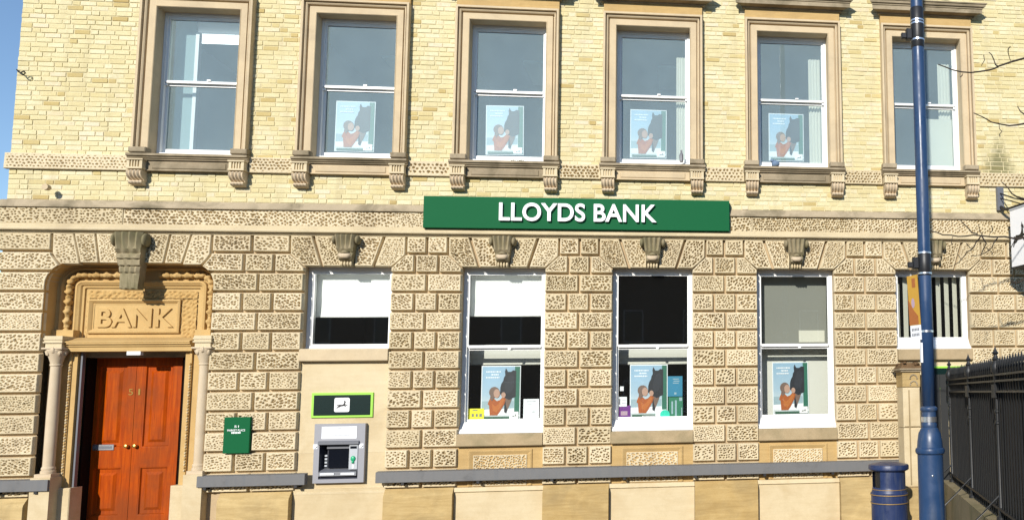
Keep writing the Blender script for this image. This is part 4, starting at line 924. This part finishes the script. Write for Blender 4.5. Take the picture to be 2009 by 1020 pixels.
# cash machine
ax0, ax1, az0, az1 = 4.335, 5.030, -3.628, -2.785
am = tag(empty('cash_machine', ((ax0+ax1)/2, 0, az0)), 'grey cash machine set into the pale stone panel', 'cash machine')
b = MB(); rx0, rx1, rz0, rz1 = ax0+.075, ax1-.085, az0+.055, az1-.245
b.box(ax0, rx0, -.03, .06, az0, az1, .5); b.box(rx1, ax1, -.03, .06, az0, az1, .5); b.box(rx0, rx1, -.03, .06, az0, rz0, .5); b.box(rx0, rx1, -.03, .06, rz1, az1, .5); b.build('fascia', M['atm_grey'], am)
b = MB(); b.add([(rx0, -.03, rz0), (rx1, -.03, rz0), (rx1, -.03, rz1), (rx0, -.03, rz1), (rx0+.04, .13, rz0+.14), (rx1-.02, .13, rz0+.14), (rx1-.02, .13, rz1-.03), (rx0+.04, .13, rz1-.03)], [(0, 1, 5, 4), (1, 2, 6, 5), (2, 3, 7, 6), (3, 0, 4, 7), (4, 5, 6, 7)]); b.build('recess', M['atm_dark'], am, fix=False)
MB().extrude_x([(-.03, rz1), (-.065, rz1-.015), (-.065, rz1-.05), (-.02, rz1-.06), (.0, rz1)], rx0-.01, rx1+.01, .5).build('hood', M['atm_mid'], am)
nb = MB().box(ax0+.10, ax1-.115, -.034, -.0305, az1-.215, az1-.04, .5).build('notice_panel', M['p_white'], am)
for u0, u1, v in ((.22, .8, .25), (.3, .7, .45), (.47, .55, .62), (.45, .57, .85)):
    n_ = int((u1-u0)/.035)+1
    for i in range(n_): X = ax0+.10+(u0+(u1-u0)*i/n_)*.48; poly('lettering', [(X, az1-.215+v*.175), (X+.012, az1-.215+v*.175), (X+.012, az1-.215+v*.175+.008), (X, az1-.215+v*.175+.008)], -.0345, M['ink'], nb)
MB().box(rx0+.10, rx0+.37, .05, .10, rz0+.15, rz1-.12, .5).build('screen', M['screen'], am)
MB().box(rx0+.085, rx0+.40, .02, .09, rz1-.115, rz1-.075, .5).build('screen_hood', M['atm_mid'], am)
for i in range(4):
    for xx in (rx0+.055, rx0+.385): MB().box(xx, xx+.035, .03, .06, rz0+.17+i*.048, rz0+.198+i*.048, .5, .003).build('screen_key', M['atm_pale'], am)
MB().box(rx1-.125, rx1-.005, -.035, .06, rz0+.13, rz1-.062, .5, .005).build('card_panel', M['atm_pale'], am)
b = MB(); b.blob((rx1-.065, -.04, rz0+.285), (.035, .018, .04), 12, 8, .5); b.box(rx1-.08, rx1-.05, -.05, -.034, rz0+.22, rz0+.26, .5); b.build('card_slot', M['atm_green'], am, 'all')
MB().box(rx1-.11, rx1-.02, -.038, -.0355, rz1-.115, rz1-.08, .5).build('display', M['screen'], am)
MB().box(rx1-.075, rx1-.055, -.038, -.0355, rz0+.145, rz0+.20, .5).build('arrow', M['p_white'], am)
MB().extrude_x([(.10, rz0+.15), (-.05, rz0+.10), (-.055, rz0+.045), (.10, rz0+.02)], rx0+.01, rx1-.01, .5).build('keyboard_shelf', M['atm_mid'], am)
for x0, x1 in ((rx0+.035, rx0+.225), (rx1-.22, rx1-.03)): MB().box(x0, x1, -.064, -.052, rz0+.058, rz0+.088, .5, .003).build('slot', M['p_white'], am)
for x0 in (ax0-.008, ax1-.075): 
    s_ = MB().box(x0, x0+.06, -.036, -.0305, -3.14, -3.075, .5).build('lock_label', M['p_white'], am); poly('mark', [(x0+.035, -3.135), (x0+.055, -3.115), (x0+.055, -3.10), (x0+.03, -3.125)], -.0365, M['black'], s_)
# lime-edged sign behind the railings
lm = tag(MB().box(13.45, 14.16, .0, .029, -2.40, -2.03, .5, .004).build('lime_sign', M['lime']), 'lime-edged sign mostly hidden behind the black railings', 'sign')
MB().box(13.49, 14.12, -.006, -.001, -2.37, -2.06, .5).build('panel', M['dkgreen'], lm)
# projecting sign
pj = tag(empty('projecting_sign', (14.83, -.03, -.5)), 'white projecting sign with a black horse on an iron bracket', 'sign')
MB().box(14.755, 14.875, -.05, -.004, .50, .885, .5).build('wall_plate', M['atm_mid'], pj)
MB().tube([(14.81, -.05, .55), (14.80, -.14, .50), (14.79, -.26, .47), (14.80, -.55, .47), (14.80, -.9, .47)], .028, 10).build('arm', M['black'], pj, True)
MB().tube([(14.81, -.05, .78), (14.805, -.4, .62), (14.80, -.75, .50)], .012, 6).build('stay', M['black'], pj, True)
MB().tube([(14.81, -.05, .70), (14.80, -.55, .50)], .010, 6).build('stay', M['black'], pj, True)
bx = MB().box(14.70, 14.90, -.86, -.42, -.50, .40, .5).build('light_box', M['letter'], pj)
MB().box(14.695, 14.905, -.88, -.8605, -.50, .40, .5).build('box_edge', M['black'], pj); MB().box(14.69, 14.91, -.88, -.41, -.53, -.501, .5).build('box_base', M['black'], pj); MB().box(14.69, 14.91, -.88, -.41, .401, .425, .5).build('box_top', M['atm_pale'], pj)
H2 = horse_logo('horse', -.17, .17, -.20, .20, 0, pj)
H2.matrix_basis = Matrix.Translation((14.6985, -.64, -.02)) @ Matrix.Rotation(math.radians(-90), 4, 'Z')

pj.rotation_euler.z = math.radians(14); pj.location.x -= .03
# ------------------------------------------------------------------ street furniture
def lamp_post():
    X, Y = 11.927, -5.0
    t = tag(empty('street_lamp', (X, Y, GROUND)), 'tall navy blue lamp post in front of the railings', 'lamp post')
    MB().lathe([(.15, GROUND), (.15, GROUND+.06), (.122, GROUND+.08), (.120, -3.02), (.136, -3.005), (.140, -2.985), (.136, -2.965), (.122, -2.955), (.118, -2.90), (.105, -2.82), (.080, -2.775), (.072, -2.765), (.075, -2.755), (.075, -2.735), (.0705, -2.725), (.068, -2.62), (.082, -2.605), (.084, -2.592), (.082, -2.58), (.064, -2.565)], X, Y, 40).build('base', M['blue'], t, 35)
    MB().lathe([(.064, -2.564), (.062, -1.5), (.0605, 1.0), (.055, 6.7), (.05, 6.8)], X, Y, 32).build('shaft', M['blue'], t, 'all')
    MB().lathe([(.0735, -2.715), (.0735, -2.665)], X, Y, 32, cap=False).build('band', M['steel'], t, 'all')
    for z0, z1 in ((.985, 1.40), (-1.31, -1.08)): MB().lathe([(.0615, z0), (.0655, z0+.006), (.0655, z1-.006), (.0615, z1)], X, Y, 32, cap=False).build('clamp_sleeve', M['black'], t, 40)
    for z in (1.225, 1.255, 1.055, -1.095, -1.295): MB().lathe([(.0655, z), (.0685, z), (.0685, z+.016), (.0655, z+.016)], X, Y, 32, cap=False).build('steel_band', M['steel'], t, 40)
    MB().lathe([(.0625, -1.86), (.066, -1.86), (.066, -1.84), (.0625, -1.84)], X, Y, 32, cap=False).build('steel_band', M['steel'], t, 40)
    for z in (1.09, -1.22):
        b = MB(); b.box(X-.115, X-.06, Y-.03, Y+.03, z-.02, z+.09, .5, .008); b.box(X-.165, X-.115, Y-.02, Y+.02, z-.01, z+.045, .5, .006); b.build('bracket', M['black'], t)
    MB().blob((X-.018, Y-.115, -3.21), (.012, .012, .014), 8, 6, .5).build('door_lock', M['steel'], t, 'all')
    MB().box(X-.075, X-.055, Y-.045, Y-.015, -2.15, -1.96, .5).build('white_label', M['p_white'], t)
    b = MB(); b.tube([(X, Y, 6.75), (X, Y-.2, 6.95), (X, Y-.8, 7.05)], .03, 8); b.blob((X, Y-1.0, 7.03), (.12, .3, .06), 12, 8, .5); b.build('lamp_head', M['blue'], t, 'all')
lamp_post()
ps = empty('pole_sign', (11.80, -5.0, -1.93)); tag(ps, 'narrow orange and white notice strapped to the lamp post', 'sign')
def tilted(o):
    o.matrix_basis = Matrix.Translation((11.855, -5.03, -1.60)) @ Matrix.Rotation(math.radians(-2.5), 4, 'Y') @ Matrix.Rotation(math.radians(-60), 4, 'Z'); return o
tilted(MB().box(-.135, 0, -.004, .004, -.185, .30, .5).build('orange_panel', M['orange_sign'], ps)); tilted(MB().box(-.135, 0, -.004, .004, -.33, -.186, .5).build('white_panel', M['p_white'], ps))
tilted(poly('print', [(-.14, -.18), (-.02, -.18), (-.02, -.10), (-.08, -.03), (-.14, .08)], -.0045, M['orange_dk'], ps)); tilted(poly('print', [(-.075+.022*math.cos(i*.7), .03+.05*math.sin(i*.7)) for i in range(9)], -.0055, M['mauve'], ps))
tilted(poly('print', [(-.075, .18), (-.03, .18), (-.03, .27), (-.075, .27)], -.0045, M['orange_dk'], ps))
for r_ in range(2):
    for i in range(5): tilted(poly('lettering', [(-.115+i*.02, -.24-r_*.05), (-.102+i*.02, -.24-r_*.05), (-.102+i*.02, -.215-r_*.05), (-.115+i*.02, -.215-r_*.05)], -.0045, M['ink'], ps))
tilted(MB().box(-.145, -.01, .005, .05, -.12, -.10, .5).build('strap', M['steel'], ps))
def bin_():
    X, Y = 12.42, -1.5
    t = tag(empty('litter_bin', (X, Y, GROUND)), 'round navy litter bin with gold bands beside the lamp post', 'litter bin')
    n = 48; zs = [GROUND, GROUND+.05, -4.0, -3.78, -3.70, -3.535, -3.50]
    b = MB(); r = .252
    prof = [(.262, GROUND), (.262, GROUND+.06), (.245, GROUND+.07), (.248, -3.94), (.256, -3.935), (.256, -3.915), (.248, -3.91), (.248, -3.83), (.256, -3.825), (.256, -3.80), (.243, -3.79), (.228, -3.735), (.226, -3.72)]
    b.lathe(prof, X, Y, n, .5); b.build('body', M['bluebin'], t, 35)
    # upper drum with an opening on the street side
    b = MB()
    for i in range(n):
        a0, a1 = 2*math.pi*i/n, 2*math.pi*(i+1)/n; am_ = math.degrees((a0+a1)/2) % 360
        if 180 < am_ < 226: continue
        p = [(X+.226*math.cos(a), Y+.226*math.sin(a)) for a in (a0, a1)]; q = [(X+.205*math.cos(a), Y+.205*math.sin(a)) for a in (a0, a1)]
        b.add([(*p[0], -3.72), (*p[1], -3.72), (*p[1], -3.49), (*p[0], -3.49), (*q[0], -3.72), (*q[1], -3.72), (*q[1], -3.49), (*q[0], -3.49)], [(0, 1, 2, 3), (7, 6, 5, 4)])
    b.build('drum', M['bluebin'], t, 35)
    MB().lathe([(.226, -3.505), (.262, -3.49), (.276, -3.475), (.276, -3.43), (.268, -3.415), (.22, -3.405), (.12, -3.385), (.0, -3.38)], X, Y, n, .5, False).build('lid', M['bluebin'], t, 35)
    MB().lathe([(.20, -3.72), (.20, -3.49)], X, Y, 32, .5).build('liner', M['black'], t)
    for z in (-3.925, -3.815, -3.745): MB().lathe([(.2565, z-.005), (.2585, z-.005), (.2585, z+.005), (.2565, z+.005)], X, Y, n, .5, False).build('gold_band', M['gold'], t) if z < -3.75 else MB().lathe([(.2325, z-.004), (.236, z-.004), (.236, z+.004), (.2325, z+.004)], X, Y, n, .5, False).build('gold_band', M['gold'], t)
bin_()
# stone gate pier
gp = tag(empty('gate_pier', (13.05, -.35, GROUND)), 'weathered stone gate pier with carved arch between bin and lamp post', 'pier')
px0, px1, py0, py1 = 12.935, 13.205, -.50, -.15
MB().box(px0, px1, py0, py1, -3.86, -2.97, .7, .02).build('shaft', M['pale'], gp); MB().box(px0, px1, py0, py1, -2.962, -2.36, .7, .02).build('shaft', M['pale'], gp)
MB().box(px0-.005, px1+.005, py0-.005, py1+.005, -2.357, -2.13, .3, .01).build('capital', M['plinth'], gp)
MB().box(px0+.08, px0+.10, py0-.006, py0+.004, -3.82, -2.40, .1).build('edge_roll', M['sill'], gp)
b = MB(); 
for z in (-2.33, -2.235): b.tube([(13.10+.055*math.cos(math.radians(a)), py0-.012, z+.065*math.sin(math.radians(a))) for a in range(0, 181, 20)], .011, 6)
b.build('carved_arch', M['weather'], gp, True)
b = MB(); b.box(px0-.035, px1+.035, py0-.035, py1+.035, -2.128, -2.10, .4, .006); b.box(px0-.06, px1+.06, py0-.06, py1+.06, -2.0995, -2.075, .4, .006); b.build('cap', M['weather'], gp)
b = MB(); b.loft([[(px0-.04, py0-.04, -2.074), (px1+.04, py0-.04, -2.074), (px1+.04, py1+.04, -2.074), (px0-.04, py1+.04, -2.074)], [(px0+.02, py0+.03, -1.985), (px1-.02, py0+.03, -1.985), (px1-.02, py1-.03, -1.985), (px0+.02, py1-.03, -1.985)]], .5, True, True)
for i in range(40): b.blob((random.uniform(px0, px1), random.uniform(py0-.03, py1), random.uniform(-2.05, -1.985)), (.035, .03, .018), 6, 4, .3, .5)
b.build('mossy_top', stone('brown_moss', (.10, .055, .025), (.22, .14, .07), (.05, .04, .02), .6), gp)
b = MB(); b.box(px0-.05, px1+.05, py0-.05, py1+.05, GROUND-.02, -3.86, .5, .02); b.build('base', M['plinth'], gp)
# railings running out from the pier
def railings():
    A = Vector((13.62, -.55, 0)); B = Vector((12.45, -6.5, 0)); d = (B-A); Ln = d.length; d.normalize(); nrm = Vector((-d.y, d.x, 0))   # nrm points away from the street side viewer
    if nrm.x < 0: nrm = -nrm
    t = tag(empty('iron_railings', (13.0, -3.5, GROUND)), 'black iron railings with spear tops and black boarding behind', 'railings')
    zb, zt = -3.76, -1.97
    def pt(s, off=0): return A+d*s+nrm*off
    def bar(name, s0, s1, z0, z1, off, w, mat):
        p, q = pt(s0, off-w), pt(s1, off-w); p2, q2 = pt(s0, off+w), pt(s1, off+w); b = MB()
        b.add([(p.x, p.y, z0), (q.x, q.y, z0), (q2.x, q2.y, z0), (p2.x, p2.y, z0), (p.x, p.y, z1), (q.x, q.y, z1), (q2.x, q2.y, z1), (p2.x, p2.y, z1)], [(0, 1, 2, 3), (4, 7, 6, 5), (0, 4, 5, 1), (1, 5, 6, 2), (2, 6, 7, 3), (3, 7, 4, 0)]); return b.build(name, mat, t)
    bar('top_rail', 0, Ln, -2.445, -2.425, 0, .022, M['fence']); bar('rail', 0, Ln, -2.335, -2.315, 0, .02, M['fence']); bar('rail', 0, Ln, -2.27, -2.25, 0, .02, M['fence']); bar('bottom_rail', 0, Ln, -3.66, -3.635, 0, .022, M['fence'])
    bar('dwarf_wall', -.05, Ln, GROUND-.02, zb, .0, .13, M['moss'])
    posts = [.22, 2.05, 3.86, 5.66]
    for s in posts:
        p = pt(s)
        b = MB(); b.lathe([(.05, zb), (.05, zb+.03), (.03, zb+.05), (.036, zb+.09), (.024, zb+.12), (.022, -2.78), (.032, -2.77), (.032, -2.75), (.022, -2.74), (.022, -2.66), (.034, -2.65), (.034, -2.63), (.022, -2.62), (.022, -2.50)], p.x, p.y, 14); b.box(p.x-.042, p.x+.042, p.y-.042, p.y+.042, -2.50, -2.36, .5)
        b.lathe([(.024, -2.36), (.03, -2.25), (.052, -2.22), (.056, -2.17), (.036, -2.13), (.026, -2.11), (.04, -2.095), (.022, -2.07), (.018, -2.05), (.036, -2.03), (.02, -2.01), (.012, -1.99), (.0, zt+.02)], p.x, p.y, 14); b.build('post', M['fence'], t, 40)
        st = pt(s, -.35); MB().tube([(p.x, p.y, -3.5), (st.x, st.y, -3.85), (st.x, st.y, GROUND)], .014, 6).build('stay', M['fence'], t, True)
    s = .10; bars = MB()
    first = None
    while s < Ln:
        if min(abs(s-q) for q in posts) > .06:
            p = pt(s); h = -2.075+random.uniform(-.008, .008)
            b = MB(); b.lathe([(.0085, zb), (.0085, -2.20), (.016, -2.185), (.013, -2.165), (.019, -2.14), (.008, h-.02), (.001, h)], p.x, p.y, 6); b.build('railing_bar', M['fence'], t, 40)
        s += .125
    # boards fixed behind
    s = .02; i = 0
    while s < Ln:
        w = .115; z1 = -2.165 if s > .2 else -2.2
        if i != 5: bar('board', s, min(Ln, s+w-.006), zb+.01, z1+random.uniform(-.01, .01), .05+random.uniform(-.003, .003), .009, M['board'])
        s += w; i += 1
    g0, g1 = Vector((13.225, -.30, 0)), Vector((13.62, -.545, 0)); n = 4
    for i in range(n):
        p, q = g0.lerp(g1, i/n), g0.lerp(g1, (i+.95)/n); b = MB()
        b.add([(p.x, p.y, zb), (q.x, q.y, zb), (q.x+.01, q.y+.018, zb), (p.x+.01, p.y+.018, zb), (p.x, p.y, -2.17), (q.x, q.y, -2.17), (q.x+.01, q.y+.018, -2.17), (p.x+.01, p.y+.018, -2.17)], [(0, 1, 2, 3), (4, 7, 6, 5), (0, 4, 5, 1), (1, 5, 6, 2), (2, 6, 7, 3), (3, 7, 4, 0)]); b.build('board', M['board'], t)
railings()

# ------------------------------------------------------------------ bare tree reaching in from the right
def tree():
    tb = Vector((17.6, -4.4, GROUND)); t = tag(empty('bare_tree', tb), 'leafless tree whose thin dark twigs reach in from the right', 'tree')
    MB().tube([tb, tb+Vector((.05, .02, 1.6)), tb+Vector((-.08, .05, 3.4)), tb+Vector((-.02, 0, 5.2)), tb+Vector((.1, .1, 8))], [.19, .15, .125, .09, .03], 10).build('trunk', M['bark'], t, 'all')
    Y = -4.2
    def tw(pts, r0, r1, root=None, y0=0.):
        P = [at(x, y, Y+y0+random.uniform(-.08, .08)) for x, y in pts]
        if root is not None: P = P+[Vector(root)]
        n = len(P); Q = []; 
        for i in range(n-1):
            Q.append(P[i]); 
            if i < len(pts)-1: Q.append((P[i]+P[i+1])/2+Vector((random.uniform(-.012, .012), random.uniform(-.02, .02), random.uniform(-.012, .012))))
        Q.append(P[-1]); m = len(Q)
        k_ = min(r1, .013); MB().tube(Q, [r0+(k_-r0)*min(1, i/max(1, m-2))**1.2 if (i < m-1 or root is None) else max(k_, r1*.6) for i in range(m)], 6).build('branch', M['bark'], t, 'all')
    R = lambda h: tb+Vector((-.02, 0, h))
    tw([(1841, 127), (1870, 138), (1905, 143), (1940, 138), (1960, 130), (2009, 115), (2080, 95)], .006, .045, R(5.1)); tw([(1940, 103), (1950, 118), (1958, 131)], .004, .008)
    tw([(1910, 222), (1945, 240), (1980, 247), (2009, 243), (2080, 215)], .005, .04, R(4.6)); tw([(1996, 209), (2012, 226), (2040, 232)], .004, .012)
    tw([(1965, 357), (1985, 380), (2009, 390), (2080, 396)], .005, .035, R(3.9))
    tw([(1823, 453), (1850, 461), (1880, 464), (1910, 461), (1950, 465), (1990, 468), (2009, 466), (2080, 452)], .006, .045, R(3.5))
    tw([(1872, 520), (1890, 505), (1905, 490), (1915, 475), (1925, 462)], .004, .008); tw([(1905, 502), (1925, 500), (1935, 478), (1926, 463)], .004, .008); tw([(1925, 499), (1945, 487), (1957, 467)], .004, .007)
    tw([(1882, 430), (1900, 448), (1918, 459)], .004, .007); tw([(1920, 440), (1922, 455), (1926, 463)], .003, .006)
    tw([(1925, 130), (1932, 118), (1930, 108)], .003, .005); tw([(1985, 123), (1978, 105), (1982, 92)], .003, .006); tw([(1960, 244), (1966, 258), (1962, 268)], .003, .005); tw([(1890, 141), (1884, 152)], .003, .005)
    tw([(1912, 490), (1903, 486), (1896, 478)], .003, .005); tw([(1940, 464), (1948, 452), (1946, 444)], .003, .005); tw([(1885, 509), (1880, 500)], .003, .004); tw([(1935, 485), (1944, 493), (1946, 500)], .003, .004); tw([(1870, 463), (1866, 472), (1868, 480)], .003, .005)
    tw([(1975, 552), (1993, 555), (2009, 548), (2080, 520)], .006, .03, R(3.1)); tw([(1983, 490), (1988, 477), (1995, 467)], .003, .006); tw([(1850, 398), (1858, 410)], .004, .004) if False else None
tree()
